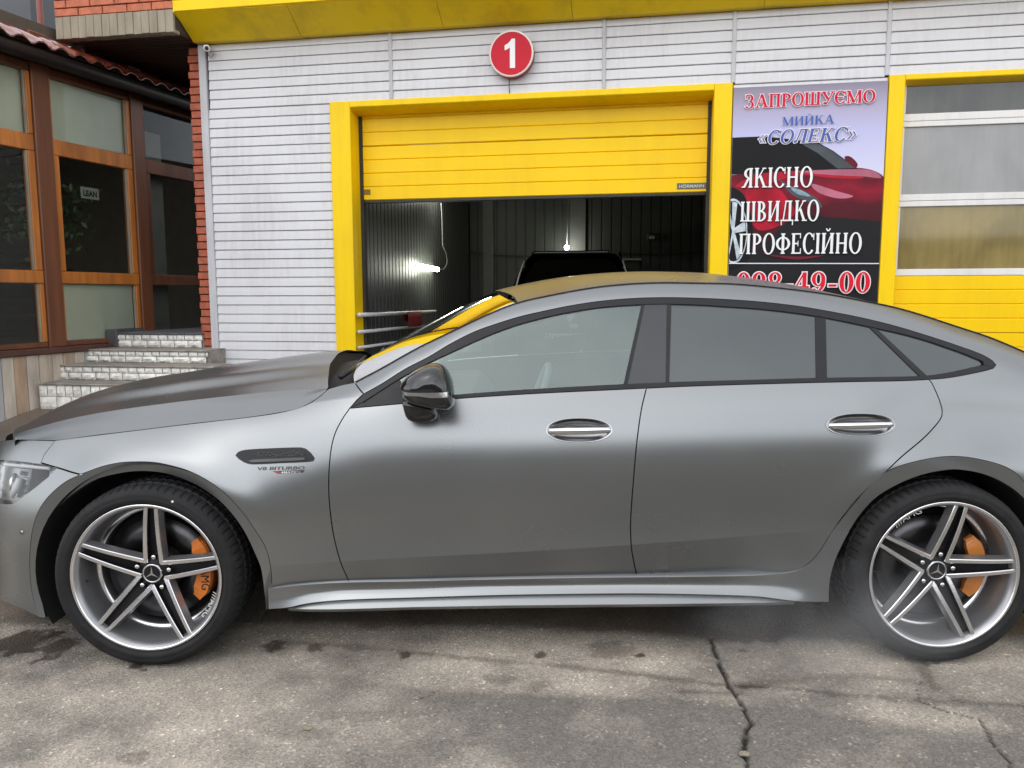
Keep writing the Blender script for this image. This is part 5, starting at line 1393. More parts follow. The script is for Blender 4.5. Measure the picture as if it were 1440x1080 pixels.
panel('belt_trim', np.vstack([A_r(GLB), A_r(BOT)]), M_TRIM, CAR, off=-0.003, gap=0.0004, step=0.02, res=0.012)
def gl_edge(x0, x1):
    t = gtop[(gtop[:, 0] > x0) & (gtop[:, 0] < x1)]; b = A_r(GLB); b = b[(b[:, 0] > x0) & (b[:, 0] < x1)]
    return t, b
def yat(c, x): c = np.asarray(c); return float(np.interp(x, c[:, 0], c[:, 1]))
gb = A_r(GLB)
def pane(name, lt, lb, rt_, rb, m, off=0.006, parent=None):
    t = gtop[(gtop[:, 0] > lt+1) & (gtop[:, 0] < rt_-1)]; b = gb[(gb[:, 0] > lb+1) & (gb[:, 0] < rb-1)]
    o = np.vstack([[(lt, yat(gtop, lt))], t, [(rt_, yat(gtop, rt_))], [(rb, yat(gb, rb))], b[::-1], [(lb, yat(gb, lb))]])
    return panel(name, o, m, parent or CAR, off=off, gap=-0.001, flange=0.004, step=0.03, res=0.015)
pane('side_window', 562, 575, 902.5, 877.5, M_GLASS, parent=FD)
pane('mirror_sail', 512, 513, 561, 574, M_TRIM, 0.004, parent=FD)
pane('window_divider', 902.5, 877.5, 906.5, 882.5, M_DARK, 0.001, parent=FD)
pane('pillar_cover', 906.5, 882.5, 938, 936.5, M_BPIL, 0.002, parent=FD)
pane('window_divider', 938, 936.5, 943.8, 941, M_DARK, 0.0015, parent=RD)
pane('side_window', 943.8, 941, 1147, 1148.5, M_PRIV, parent=RD)
pane('window_divider', 1147, 1148.5, 1161, 1163, M_TRIM, 0.002, parent=RD)
pane('side_window', 1161, 1163, 1223, 1294, M_PRIV, parent=RD)
pane('window_divider', 1223, 1294, 1231.5, 1303, M_DARK, 0.0015, parent=RD)
QW = panel('quarter_window', np.vstack([gtop[gtop[:, 0] > 1231], [(1381, 512.5)], gb[(gb[:, 0] > 1303) & (gb[:, 0] < 1380)][::-1], [(1303, 528)]]), M_PRIV, CAR, off=0.006, gap=-0.001, flange=0.004, step=0.03, res=0.015)

# roof and rear hatch: crowned sheets between the two rails
def crowned(name, xs, m, crown, fwd, rows=34, edge_drop=0.004):
    g = []
    for x in xs:
        e = seam3(np.array([x]))[0]; row = []
        cr = crown(x)
        for j in range(-rows, rows+1):
            t = 1-abs(j)/rows
            y = YC+(e[1]-YC)*(1-t) if j <= 0 else YC+(YC-e[1])*(1-t)
            row.append((x+fwd(x)*t*t*(2-t), y, e[2]+cr*(1-(1-t)**2.0)-edge_drop*(1-t)**12))
        g.append(row)
    return loft(name, g, m, CAR, flip=True)
_cr = pchip([-0.2, 0.2, 0.6, 1.0, 1.4, 1.9, 2.4], [0.050, 0.060, 0.064, 0.056, 0.040, 0.030, 0.03])
_hx0 = float(pxS([(727, 426.5)])[0, 0])
crowned('roof_panel', np.linspace(_hx0+0.002, 1.02, 70), M_PAINT, _cr, lambda x: -0.10*(1-smooth01(x, _hx0, 0.6)))
M_RGLASS = glass('rear_glass', (0.05, 0.05, 0.05), 1.7, 0.02, diffuse=(0.05, 0.052, 0.055), dfac=0.8)
crowned('rear_hatch', np.linspace(1.025, 2.40, 60), M_PAINT, _cr, lambda x: 0.0*x)
# windscreen
g = []
for v in np.linspace(0, 1, 40):
    x = _sm[0, 0]+(_hx0-_sm[0, 0])*v
    e = seam3(np.array([x]))[0]; row = []
    for j in range(-30, 31):
        t = 1-abs(j)/30
        y = YC+(e[1]-YC)*(1-t) if j <= 0 else YC+(YC-e[1])*(1-t)
        k = 1-(1-t)**2
        row.append((x-0.10*k, y, e[2]-0.003+(0.030+0.020*v)*k))
    g.append(row)
loft('windscreen', g, M_WIND, CAR, flip=True)
WS = np.array(g)
# bonnet
_hc = pxS(np.vstack([[(23, 617.3), (50, 618.6)], HOODCUT]))
_hz = spline(_hc[:-1, 0], _hc[:-1, 1])
_zc_h = spline([-2.10, -1.85, -1.46, -1.075, -0.83], [0.820, 0.893, 0.958, 1.000, 1.024])     # crease beside the cut line
_sil = np.array([(28, 612), (60, 590), (100, 565), (150, 546), (200, 534.5), (240, 528.5), (300, 518), (360, 509.5), (440, 499), (480, 496)], float)
_sp = on_y(_sil[:, 0], _sil[:, 1], 0.86)
_zt_h = spline(list(_sp[:, 0]), list(_sp[:, 2]))
def _sw(x): return 0.10*smooth01(x, -1.3, -0.835)+0.30*(1-smooth01(x, -2.08, -1.5))
g = []
xs = np.linspace(-2.05, -0.835, 90)
for x in xs:
    ze = float(np.interp(x, _hc[:, 0], _hc[:, 1])); ze = float(_hz(x)) if x < _hc[-2, 0] else float(np.interp(x, _hc[:, 0], _hc[:, 1]))
    ye = float(S(np.array(x), np.array(ze)))
    zc = max(float(_zc_h(x)), ze+0.002); yc_ = ye+max(0.004, (zc-ze)/math.tan(R(26)))
    zt = max(float(_zt_h(x-_sw(x)*0.97)), zc-0.05)
    ys = np.array([ye, ye+(yc_-ye)*.5, yc_]); zz = np.array([ze, ze+(zc-ze)*.58, zc])
    row = [(x, a, b) for a, b in zip(np.interp(np.linspace(0, 1, 9), [0, .5, 1], ys), pchip([0, .5, 1], zz)(np.linspace(0, 1, 9)))]
    up = [row[-1]]
    for t in np.linspace(0, 1, 26)[1:]:
        y = yc_+(YC-yc_)*t
        # plateau with a power dome rising in two steps
        z = zc+(zt-zc)*(0.50*math.sin(math.pi/2*t)+0.36*smooth01(t, 0.26, 0.50)+0.14*smooth01(t, 0.6, 0.9))
        up.append((x, y, z))
    row += up
    row = row+[(a, 2*YC-b, c) for a, b, c in row[-2::-1]]
    # the trailing and leading edges sweep across the car
    f = smooth01(x, -1.3, -0.835); fr = 1-smooth01(x, -2.08, -1.5)
    row = [(a-0.10*f*max(0.0, 1-((b-YC)/0.75)**2)-0.30*fr*max(0.0, 1-((b-YC)/0.75)**2), b, c) for a, b, c in row]
    g.append(row)
HG = np.array(g)
g = [[(a-0.012, b, c-0.16) for a, b, c in g[0]], [(a-0.010, b, c-0.006) for a, b, c in g[0]]]+g
bon = loft('bonnet', g, M_PAINT, CAR, flip=True)
# bonnet edge returns (dark gap under the rear edge)
# ---- wheels
def wheel(xw, phase, near, parent, cal_m, text_ang, mark):
    """one road wheel: barrel and lip, tyre, five double spokes, cap, nuts, disc and caliper"""
    sgn = 1 if near else -1
    y0 = 0.0 if near else 2*YC
    def P(a, h, b): return (xw+a, y0+sgn*h, WZ+b)
    RR = 0.279
    mb = MB()
    mb.lathe([(RR-.001, .012), (RR+.002, .003), (RR-.001, .000), (RR-.008, .001), (RR-.010, .006)], P, 96, mis=[1, 1, 1, 1])
    mb.lathe([(RR-.010, .006), (RR-.016, .012), (RR-.023, .03), (RR-.030, .075), (RR-.036, .12), (RR-.0365, .122)], P, 96, mi=0)
    mb.lathe([(RR-.0365, .122), (RR-.05, .124), (RR-.052, .135), (RR-.052, .2), (RR-.03, .25), (RR, .262)], P, 96, mis=[1, 0, 0, 0, 0])
    wh = mb.build('wheel', [M_RIM, M_MACH], parent)
    # tyre with shoulder blocks
    prof = [(RR-.002, .012, 0), (RR+.004, .004, 0), (RR+.012, -.004, 0), (RR+.022, -.009, 0), (RR+.024, -.0075, 0), (RR+.034, -.009, 0), (RR+.046, -.006, 0), (RR+.0475, -.0035, 0), (RR+.055, .003, 0), (RR+.0605, .012, 1), (RR+.0650, .026, 1), (RR+.0675, .055, 2)]
    Q = prof+[(RR+.062, .060, 0), (RR+.062, .068, 0), (RR+.069, .071, 3), (RR+.0695, .105, 3), (RR+.063, .108, 0), (RR+.063, .118, 0), (RR+.0695, .121, 3), (RR+.0695, .150, 3), (RR+.063, .153, 0), (RR+.063, .163, 0), (RR+.069, .166, 3), (RR+.0685, .20, 3), (RR+.062, .203, 0), (RR+.062, .211, 0),
            (RR+.0675, .216, 2), (RR+.065, .245, 1), (RR+.06, .258, 1), (RR+.046, .274, 0), (RR+.02, .276, 0), (RR-.002, .258, 0)]
    nseg = 288; V = []; m_ = len(Q)
    for k in range(nseg):
        t = 2*math.pi*k/nseg; gr = (k % 4) == 0; gr2 = (k % 4) == 2
        for (r_, h, c) in Q:
            rr = r_-(0.0055 if (gr and c in (1, 2)) else 0.004 if (gr2 and c == 3) else 0)
            # flattened where it stands on the ground
            zz = rr*math.sin(t); xx = rr*math.cos(t)
            zz = max(zz, -WZ+0.0005)
            V.append(P(xx, h-(0.004*smooth01(-zz, 0.31, 0.345)*sgn*0 if True else 0), zz))
    Fq = [(k*m_+i, ((k+1) % nseg)*m_+i, ((k+1) % nseg)*m_+i+1, k*m_+i+1) for k in range(nseg) for i in range(m_-1)]
    if not near: Fq = [f[::-1] for f in Fq]
    mk('tyre', V, Fq, M_RUBBER, wh, [Q[i][2] == 0 and Q[i+1][2] == 0 for k in range(nseg) for i in range(m_-1)])
    if near and mark:
        a = R(mark); r_ = RR+.036
        b = MB(); b.lathe([(0.0001, -.0098), (.0045, -.0098), (.0045, -.008)], lambda p, h, q: P(r_*math.cos(a)+p, h, r_*math.sin(a)+q), 16)
        b.build('tyre_mark', M_WHITE, wh)
    # spokes: two machined bars that start from a shared V at the hub and close towards the lip, dark web between
    def deep(r_): return 0.004+0.060*(1-min(1.0, r_/(RR*0.97)))**1.5+0.006
    for s in range(5):
        A = R(phase+72*s); ca, sa = math.cos(A), math.sin(A)
        if not near: ca = -ca
        b = MB()
        for side in (-1, 1):
            V = []; Fc = []; mi = []
            n = 14
            for i in range(n+1):
                t = i/n
                r_ = RR*(0.135+(0.955-0.135)*t)
                off = RR*(0.108*(1-t)+0.066*t)*side
                wd = RR*(0.027+0.004*(1-t))
                h = deep(r_)
                flare = 0.0
                for (o_, hh) in ((off-wd, h+.0025), (off-wd*.72, h), (off+wd*.72, h), (off+wd, h+.0025), (off+wd*(0.9 if side < 0 else 1.9), h+.036), (off-wd*(0.9 if side > 0 else 1.9), h+.036)):
                    V.append(P(r_*ca-o_*sa*(1 if near else 1), hh, r_*sa+o_*(ca if near else ca)))
            for i in range(n):
                for j in range(6):
                    Fc.append((i*6+j, i*6+(j+1) % 6, (i+1)*6+(j+1) % 6, (i+1)*6+j)); mi.append(1 if j in (0, 1, 2) else (0 if (j == 3) == (side > 0) and j in (3, 5) else 2))
            Fc += [tuple(range(6)), tuple(range(n*6, n*6+6))]; mi += [0, 1]
            base = len(b.v); b.v += V; b.f += [tuple(q+base for q in f) for f in Fc]; b.mi += mi; b.sm += [False]*len(Fc)
        # web
        V = []; Fc = []
        n = 8
        for i in range(n+1):
            t = i/n; r_ = RR*(0.15+(0.95-0.15)*t); hw = RR*(0.10*(1-t)+0.055*t)
            for o_ in (-hw, hw): V.append(P(r_*ca-o_*sa, deep(r_)+0.030-0.010*t, r_*sa+o_*ca))
        for i in range(n): Fc.append((i*2, i*2+1, i*2+3, i*2+2))
        b.add(V, Fc, 2)
        b.build('spoke', [M_RIM, M_MACH, M_RIMD], wh)
        # wheel nut between two spokes
        A2 = R(phase+72*s+36); rn = RR*0.235 
        A2 = R(phase+72*s); rn = RR*0.225
        cx, cz = rn*math.cos(A2)*(1 if near else -1), rn*math.sin(A2)
        b = MB(); b.lathe([(0.0001, .052), (.006, .052), (.0095, .056), (.0105, .085)], lambda p, h, q: P(cx+p, h, cz+q), 12)
        b.build('wheel_nut', M_CHROME, wh)
    b = MB()
    b.lathe([(0.036, .062), (0.060, .070), (0.085, .085), (0.090, .12)], P, 48, mi=0)
    b.build('wheel_hub', M_RIMD, wh)
    cp = MB()
    cp.lathe([(0.0001, .0505), (.030, .0515), (.0305, .0515)], P, 40, mi=1)
    cp.lathe([(.0305, .0515), (.032, .0495), (.0355, .050), (.0375, .056), (.038, .075)], P, 40, mi=0)
    cap = cp.build('centre_cap', [M_SATIN, M_RIMD], wh)
    st = MB(); 
    for k in range(3):
        a = R(phase-84+90+120*k); u = (math.cos(a), math.sin(a)); w_ = (-u[1], u[0])
        st.add([P(u[0]*.030, .0487, u[1]*.030), P(w_[0]*.0042, .0478, w_[1]*.0042), P(-u[0]*.004, .0478, -u[1]*.004), P(-w_[0]*.0042, .0478, -w_[1]*.0042)], [(0, 1, 2, 3) if near else (3, 2, 1, 0)])
    # (the star is a third-level piece of the cap: kept beside it under the wheel)
    st.build('cap_star', M_CHROME, wh)
    d = MB(); d.lathe([(0.085, .125), (0.095, .13), (0.10, .118), (0.195, .118), (0.197, .135), (0.10, .137)], P, 72)
    d.build('brake_disc', M_DISC, wh)
    bk = MB(); bk.lathe([(0.0001, .16), (0.22, .165), (0.224, .2)], P, 40); bk.build('brake_shield', M_VOID, wh)
    # caliper: a curved block behind the spokes
    V = []; n = 20
    for i in range(n+1):
        a = R(-38+76*i/n); taper = 0.014*smooth01(abs(i-n/2), n*0.33, n/2)
        for (r_, h) in ((.150+taper, .095), (.206-taper*.6, .088), (.212-taper, .10), (.212-taper, .16), (.150+taper, .16)):
            V.append(P(r_*math.cos(a), h+taper*0.6, r_*math.sin(a)))
    Fc = [(i*5+j, i*5+(j+1) % 5, (i+1)*5+(j+1) % 5, (i+1)*5+j) for i in range(n) for j in range(5)]+[tuple(range(5)), tuple(range(n*5, n*5+5))]
    mk('brake_caliper', V, Fc, cal_m, wh, False)
    # lettering on the caliper and on the barrel
    def arc_text(txt, size, rad, ang, h, m, name, tilt=0.0, cond=1.0):
        o = text_mesh(txt, size)
        pts = np.array(o[0]); pts[:, 0] -= pts[:, 0].mean(); pts[:, 1] -= pts[:, 1].mean()
        pts[:, 0] *= cond
        V = []
        for px_, py_ in pts[:, :2]:
            r_ = rad+py_; a = R(ang)-px_/rad
            V.append(P(r_*math.cos(a), h+tilt*(rad-r_), r_*math.sin(a)))
        mk(name, V, o[1], m, wh)
    if near:
        arc_text('///AMG', 0.030, RR-.0275, text_ang, .0335, M_WHITE, 'rim_lettering', tilt=0.0, cond=1.25)
        V_, F_ = text_mesh('AMG', 0.045); p_ = np.array(V_); p_[:, :2] -= p_[:, :2].mean(0)
        if cal_m is M_ORANGE:
            mk('caliper_lettering', [P(.183+q[1], .0870, .0-q[0]*0.9-0.05) for q in p_], F_, M_DARK, wh)
    vs = R(phase+72+30); b = MB(); b.tube([P(.245*math.cos(vs)*1.0, .05, .245*math.sin(vs)), P(.222*math.cos(vs), .035, .222*math.sin(vs))], [.005, .0035], 8); b.build('valve_stem', M_DARK, wh)
    return wh
wheel(WX[0], 84, True, CAR, M_ORANGE, -32, 68)
wheel(WX[1], 78.5, True, CAR, M_BRONZE, 118, None)
wheel(WX[0], 84, False, CAR, M_ORANGE, 0, None)
wheel(WX[1], 78.5, False, CAR, M_BRONZE, 0, None)
# wheel housings
for xw in WX:
    for sg, y0 in ((1, 0.03), (-1, 2*YC-0.03)):
        V = []; n = 40
        for i in range(n+1):
            a = R(-28+236*i/n)
            for h in (0.02, 0.36): V.append((xw+0.435*math.cos(a), y0+sg*h, WZ+0.435*math.sin(a)*(0.96)))
        c = len(V); V.append((xw, y0+sg*0.36, WZ))
        Fh = [(2*i, 2*i+1, 2*i+3, 2*i+2) for i in range(n)]+[(c, 2*i+1, 2*i+3) for i in range(n)]
        mk('wheel_housing', V, Fh, M_VOID, CAR, False)

# ---- inner shell that closes the panel gaps, floor pan and ends
def shell(yo, name):
    xs = np.linspace(-1.98, 2.40, 120); V = []; Fq = []
    zs_ = 14
    for x in xs:
        zt = float(_zb(x))-0.03
        for j in range(zs_):
            z = 0.20+(zt-0.20)*j/(zs_-1)
            y = float(S(np.array(x), np.array(z)))+0.035
            V.append((x, y if yo > 0 else 2*YC-y, z))
    for i in range(len(xs)-1):
        for j in range(zs_-1):
            q = [(xs[i+k]+0.0, V[(i+k)*zs_+j+l][2]) for k in (0, 1) for l in (0, 1)]
            if any(math.hypot(a-xw, b-WZ) < 0.44 for a, b in q for xw in WX): continue
            Fq.append((i*zs_+j, (i+1)*zs_+j, (i+1)*zs_+j+1, i*zs_+j+1))
    mk(name, V, Fq, M_VOID, CAR, True)
shell(1, 'inner_shell'); shell(-1, 'inner_shell')
b = MB(); b.box(W3, -1.06, 1.06, 0.26, 2*YC-0.26, 0.145, 0.24); b.box(W3, -1.06, 1.06, 0.09, 0.26, 0.20, 0.24); b.box(W3, -1.06, 1.06, 2*YC-.26, 2*YC-.09, 0.20, 0.24); b.box(W3, -2.2, -1.06, 0.45, 2*YC-0.45, 0.19, 0.26); b.box(W3, 1.06, 2.4, 0.45, 2*YC-0.45, 0.22, 0.28)
b.build('floor_pan', M_VOID, CAR)
# nose and tail: skins that join the two flanks across the car
def endcap(x0, bulge, z0, z1, name, m, n=30, k=16):
    V = []
    for j in range(k+1):
        z = z0+(z1-z0)*j/k
        y = float(S(np.array(x0), np.array(min(z, float(_zb(x0))))))
        for i in range(n+1):
            t = i/n; yy = y+(2*YC-2*y)*t
            V.append((x0+bulge*(1-(2*t-1)**2)**0.8*(1-0.35*abs(2*j/k-1)**2), yy, z))
    Fq = [(j*(n+1)+i, j*(n+1)+i+1, (j+1)*(n+1)+i+1, (j+1)*(n+1)+i) for j in range(k) for i in range(n)]
    if bulge < 0: Fq = [f[::-1] for f in Fq]
    mk(name, V, Fq, m, CAR, True)
endcap(-2.45, -0.06, 0.24, 0.74, 'nose_skin', M_PAINT)
endcap(2.575, 0.05, 0.30, 0.80, 'tail_skin', M_PAINT)
# grille with vertical bars on the nose
b = MB(); 
for k in range(15):
    yy = YC-0.42+0.06*k; b.box(W3, -2.54, -2.50, yy-0.006, yy+0.006, 0.38, 0.68)
b.box(W3, -2.515, -2.50, YC-0.46, YC+0.46, 0.37, 0.69, 1)
b.build('grille', [M_CHROME, M_VOID], CAR)
b = MB(); b.box(W3, 2.600, 2.632, YC-0.75, YC+0.75, 0.70, 0.745); b.build('rear_light_bar', mat('red_lens', (0.3, 0.01, 0.01), 0.1, var=0.1), CAR)
# cowl with wiper arms between bonnet and windscreen
V = []; Fq = []
e0 = HG[-1]; n = len(e0); m2 = WS.shape[1]
for i in range(n):
    p = e0[i]; t = i/(n-1); q = WS[3, int(round(t*(m2-1)))]
    V += [(p[0]-0.02, p[1], p[2]-0.012), (p[0]+0.0, p[1], p[2]-0.055), (q[0]-0.01, q[1], min(q[2], p[2])-0.03), (q[0]+0.03, q[1], q[2]-0.002)]
Fq = [(i*4+j, i*4+j+1, (i+1)*4+j+1, (i+1)*4+j) for i in range(n-1) for j in range(3)]
mk('cowl_tray', V, Fq, M_DARK, CAR, False)
for yw, ln in ((0.42, 0.62), (1.05, 0.55)):
    b = MB()
    p0 = Vector((-0.83, yw, 1.045)); p1 = Vector((-0.80, yw+0.06, 1.065)); p2 = Vector((-0.84, yw+ln, 1.085))
    b.tube([p0, p1, p2], [.012, .009, .006], 8)
    b.build('wiper', M_TRIM, CAR)

# ---- door mirrors
def ellip_sections(secs, n=28, pw=2.6):
    """closed skin from superellipse sections: (centre, half-width vector, half-height vector)"""
    V = []; Fq = []
    for c, a, h in secs:
        c, a, h = Vector(c), Vector(a), Vector(h)
        for k in range(n):
            t = 2*math.pi*k/n; ct, st = math.cos(t), math.sin(t)
            V.append(c+a*(math.copysign(abs(ct)**(2/pw), ct))+h*(math.copysign(abs(st)**(2/pw), st)))
    m_ = len(secs)
    Fq = [(i*n+k, i*n+(k+1) % n, (i+1)*n+(k+1) % n, (i+1)*n+k) for i in range(m_-1) for k in range(n)]
    Fq += [tuple(range(n))[::-1], tuple(range((m_-1)*n, m_*n))]
    return V, Fq
def mirror(near):
    def T(v): return v if near else [(p[0], 2*YC-p[1], p[2]) for p in v]
    def G(f): return f if near else [q[::-1] for q in f]
    # housing: outline traced at its middle depth, domed to the outside
    ol = A_r([(562, 543), (567, 535), (576, 526), (590, 517.5), (605, 512.3), (617, 512.5), (626, 518), (632, 527), (636.5, 540), (638.5, 556), (638, 570), (632, 575), (615, 574.5), (595, 571), (577, 566), (566, 557)])
    P0 = on_y(ol[:, 0], ol[:, 1], -0.07)
    c = P0.mean(0)
    V = []; n = len(ol)
    lv = [(-0.165, 0.30), (-0.160, 0.52), (-0.148, 0.74), (-0.125, 0.90), (-0.095, 0.98), (-0.06, 1.0), (-0.02, 0.985), (0.015, 0.93), (0.03, 0.8)]
    for y, s in lv:
        for p in P0: V.append((c[0]+(p[0]-c[0])*s, y, c[2]+(p[2]-c[2])*s))
    m_ = len(lv)
    Fq = [(i*n+k, (i+1)*n+k, (i+1)*n+(k+1) % n, i*n+(k+1) % n) for i in range(m_-1) for k in range(n)]+[tuple(range(n)), tuple(range((m_-1)*n, m_*n))[::-1]]
    mm = mk('door_mirror', T(V), G(Fq), M_BLACK, CAR, True)
    # bright indicator strip round the housing
    _an = np.unwrap(np.arctan2(P0[:, 2]-c[2], P0[:, 0]-c[0])); _rd = np.hypot(P0[:, 2]-c[2], P0[:, 0]-c[0]); _o = np.argsort(np.arctan2(P0[:, 2]-c[2], P0[:, 0]-c[0]))
    _aw = np.arctan2(P0[:, 2]-c[2], P0[:, 0]-c[0])[_o]; _rw = _rd[_o]
    def dome(x, z):
        s = math.hypot(x-c[0], z-c[2])/float(np.interp(math.atan2(z-c[2], x-c[0]), _aw, _rw, period=2*math.pi))
        return float(np.interp(s, [0.0, 0.30, 0.52, 0.74, 0.90, 0.98, 1.0], [-.165, -.165, -.160, -.148, -.125, -.095, -.06]))
    st = []
    for i in range(13):
        t = i/12; p = on_y(570+66*t, 549.5-0.5*t, -0.10); q = on_y(570+66*t, 549.5+4.5+2.5*smooth01(t, .3, .6)-0.5*t, -0.10)
        st += [(p[0], dome(p[0], p[2])-.0035, p[2]), (q[0], dome(q[0], q[2])-.0045, q[2])]
    # back of the strip
    mk('indicator_strip', T(st+[(a, y+0.03, z) for a, y, z in st]), G([(2*i, 2*i+1, 2*i+3, 2*i+2) for i in range(12)]+[(2*i, 2*i+2, 28+2*i-2+0, 26+2*i) for i in range(12)]+[(2*i+1, 27+2*i, 29+2*i, 2*i+3) for i in range(12)]), M_SATIN, mm)
    # foot on the door
    ol = A_r([(567, 560), (568, 572), (570, 584), (573, 590), (579, 593.5), (594, 595), (606, 593.5), (614, 588.5), (616, 582), (612, 575), (604, 568), (585, 562)])
    P0 = on_y(ol[:, 0], ol[:, 1], 0.0); c = P0.mean(0); V = []; n = len(ol)
    lv = [(-0.055, 0.7), (-0.045, 0.88), (-0.02, 0.97), (0.02, 1.0), (0.06, 1.0), (0.10, 1.05)]
    for y, s in lv:
        for p in P0: V.append((c[0]+(p[0]-c[0])*s, y-0.03*(p[2]-c[2])/0.04*(1 if y < 0.02 else 0), c[2]+(p[2]-c[2])*s))
    m_ = len(lv)
    mk('mirror_foot', T(V), G([(i*n+k, (i+1)*n+k, (i+1)*n+(k+1) % n, i*n+(k+1) % n) for i in range(m_-1) for k in range(n)]+[tuple(range(n))]), M_BLACK, mm, True)
mirror(True); mirror(False)

# ---- door handles: scooped bowl with a bright bar across it
M_BOWL = mat('handle_bowl_metal', (0.34, 0.345, 0.35), 0.16, 1.0, var=0.04)
def handle(cx, cy, hw, hh, door, far):
    c = pxS([(cx, cy)])[0]; a = pxS([(cx+hw, cy)])[0][0]-c[0]; h = c[1]-pxS([(cx, cy+hh)])[0][1]
    for near, par in ((True, door), (False, far)):
        V = []; n = 40; rings = [(1.06, -0.0022), (1.0, -0.0032), (0.95, 0.001), (0.84, 0.012), (0.66, 0.022), (0.4, 0.029), (0.1, 0.032)]
        nn = float(surf_n(np.array([c[0]]), np.array([c[1]]))[0][2])
        for s, d in rings:
            for k in range(n):
                t = 2*math.pi*k/n; ct, st = math.cos(t), math.sin(t)
                x = c[0]+a*s*math.copysign(abs(ct)**0.86, ct); z = c[1]+h*s*math.copysign(abs(st)**0.95, st)
                y = float(S(np.array(x), np.array(z)))+d
                V.append((x, y if near else 2*YC-y, z))
        m_ = len(rings)
        Fq = [(i*n+k, i*n+(k+1) % n, (i+1)*n+(k+1) % n, (i+1)*n+k) for i in range(m_-1) for k in range(n)]+[tuple(range((m_-1)*n, m_*n))]
        if not near: Fq = [f[::-1] for f in Fq]
        mk('handle_bowl', V, Fq, M_BOWL, par, True)
        # the grip
        V = []; n = 24; k = 10
        for i in range(n+1):
            t = -1+2*i/n; x = c[0]+a*0.985*t
            zc_ = c[1]-h*0.02+h*0.05*t; th = h*(0.34*(1-0.28*abs(t)**3)); dp = 0.018*(1-abs(t)**3)+0.006
            y0 = float(S(np.array(x), np.array(zc_)))
            for j in range(k):
                q = 2*math.pi*j/k
                y = y0-dp*0.72-0.009*math.sin(q)*(1 if math.sin(q) > 0 else .5)+0.004
                V.append((x, y if near else 2*YC-y, zc_+th*math.cos(q)))
        Fq = [(i*k+j, (i+1)*k+j, (i+1)*k+(j+1) % k, i*k+(j+1) % k) for i in range(n) for j in range(k)]+[tuple(range(k)), tuple(range(n*k, n*k+k))[::-1]]
        mk('door_handle', V, Fq, M_CHROME, par, True)
# openings for the bowls are cut by building the doors around them (see HOLES in panel calls)
handle(814.5, 605, 44.5, 16.5, FD, TWIN[FD.name]); handle(1211, 597.5, 45, 15.5, RD, TWIN[RD.name])

# ---- fender vent with mesh insert, lettering under it
VENT = A_r([(331.5, 640), (335, 635.5), (345, 632.3), (382, 630), (424, 628.8), (430, 630.5), (437, 636.5), (442.3, 643.8), (440.5, 648), (430, 649.5), (395, 651), (353, 652.4), (343, 649.5), (336, 645)])
vf = panel('fender_vent', VENT, M_TRIM, CAR, off=-0.004, gap=0, flange=0.012, step=0.012, res=0.006)
VM = A_r([(358, 640.5), (360, 636), (385, 634.5), (424, 633), (431, 639), (426, 640.8), (390, 642.2)])
M_MESH, _t, _b = _new('vent_mesh')
_b.inputs['Base Color'].default_value = (0.02, 0.02, 0.02, 1); _b.inputs['Roughness'].default_value = 0.5
_tc = N(_t, 'ShaderNodeTexCoord'); _vo = N(_t, 'ShaderNodeTexVoronoi', Scale=160.0); _t.links.new(_tc.outputs['Object'], _vo.inputs['Vector'])
_bp = N(_t, 'ShaderNodeBump', Strength=1.0, Distance=0.004); _t.links.new(_vo.outputs['Distance'], _bp.inputs['Height']); _t.links.new(_bp.outputs[0], _b.inputs['Normal'])
panel('vent_mesh', VM, M_MESH, vf, off=-0.0052, gap=0, flange=0, step=0.012, res=0.006)
VB = A_r([(350, 647.2), (356, 645.5), (395, 643.8), (428, 642.5), (431, 645), (420, 646.5), (390, 648), (356, 649.3)])
panel('vent_blade', VB, M_BLACK, vf, off=-0.011, gap=0, flange=0.008, step=0.012, res=0.006)
def flat_text(txt, x0, y0, x1, hgt, m, name, shear=0.25, bold=0.02, off=-0.0015):
    v, f = text_mesh(txt, 1.0, bold); v = np.array(v)
    v[:, 0] -= v[:, 0].min(); v[:, 0] /= v[:, 0].max(); v[:, 1] /= 0.72
    p = np.stack([x0+(x1-x0)*v[:, 0]+shear*hgt*v[:, 1], y0-hgt*v[:, 1]-(x1-x0)*v[:, 0]*0.02], 1)
    q = pxS(p); y = S(q[:, 0], q[:, 1])+off
    mk(name, np.stack([q[:, 0], y, q[:, 1]], 1), f, m, vf)
flat_text('V8 BITURBO', 361, 661.2, 428, 4.6, M_BADGED, 'vent_lettering')
panel('vent_badge', [(383, 662.6), (429, 660.8), (426, 664.6), (391, 666.2)], M_BADGED, vf, off=-0.001, gap=0, flange=0, step=.01, mirror=False)
flat_text('4MATIC+', 395, 665.5, 423, 2.9, M_BADGE, 'badge_lettering', off=-0.0024)
panel('badge_tip', [(385.5, 663.2), (391, 663), (395, 665.3), (391, 665.5)], M_RED, vf, off=-0.002, gap=0, flange=0, step=.01, mirror=False)
# parking sensor
c = pxS([(30.5, 749)])[0]; b = MB()
yy = float(S(np.array(c[0]), np.array(c[1])))
b.lathe([(0.0001, -.001), (.0085, -.0012), (.0092, .001), (.0115, .001), (.012, -.0006)], lambda p, h, q: (c[0]+p, yy+h+p*float((S(np.array(c[0]+.01), np.array(c[1]))-S(np.array(c[0]-.01), np.array(c[1])))/.02), c[1]+q), 20)
b.build('parking_sensor', M_PAINT, CAR)

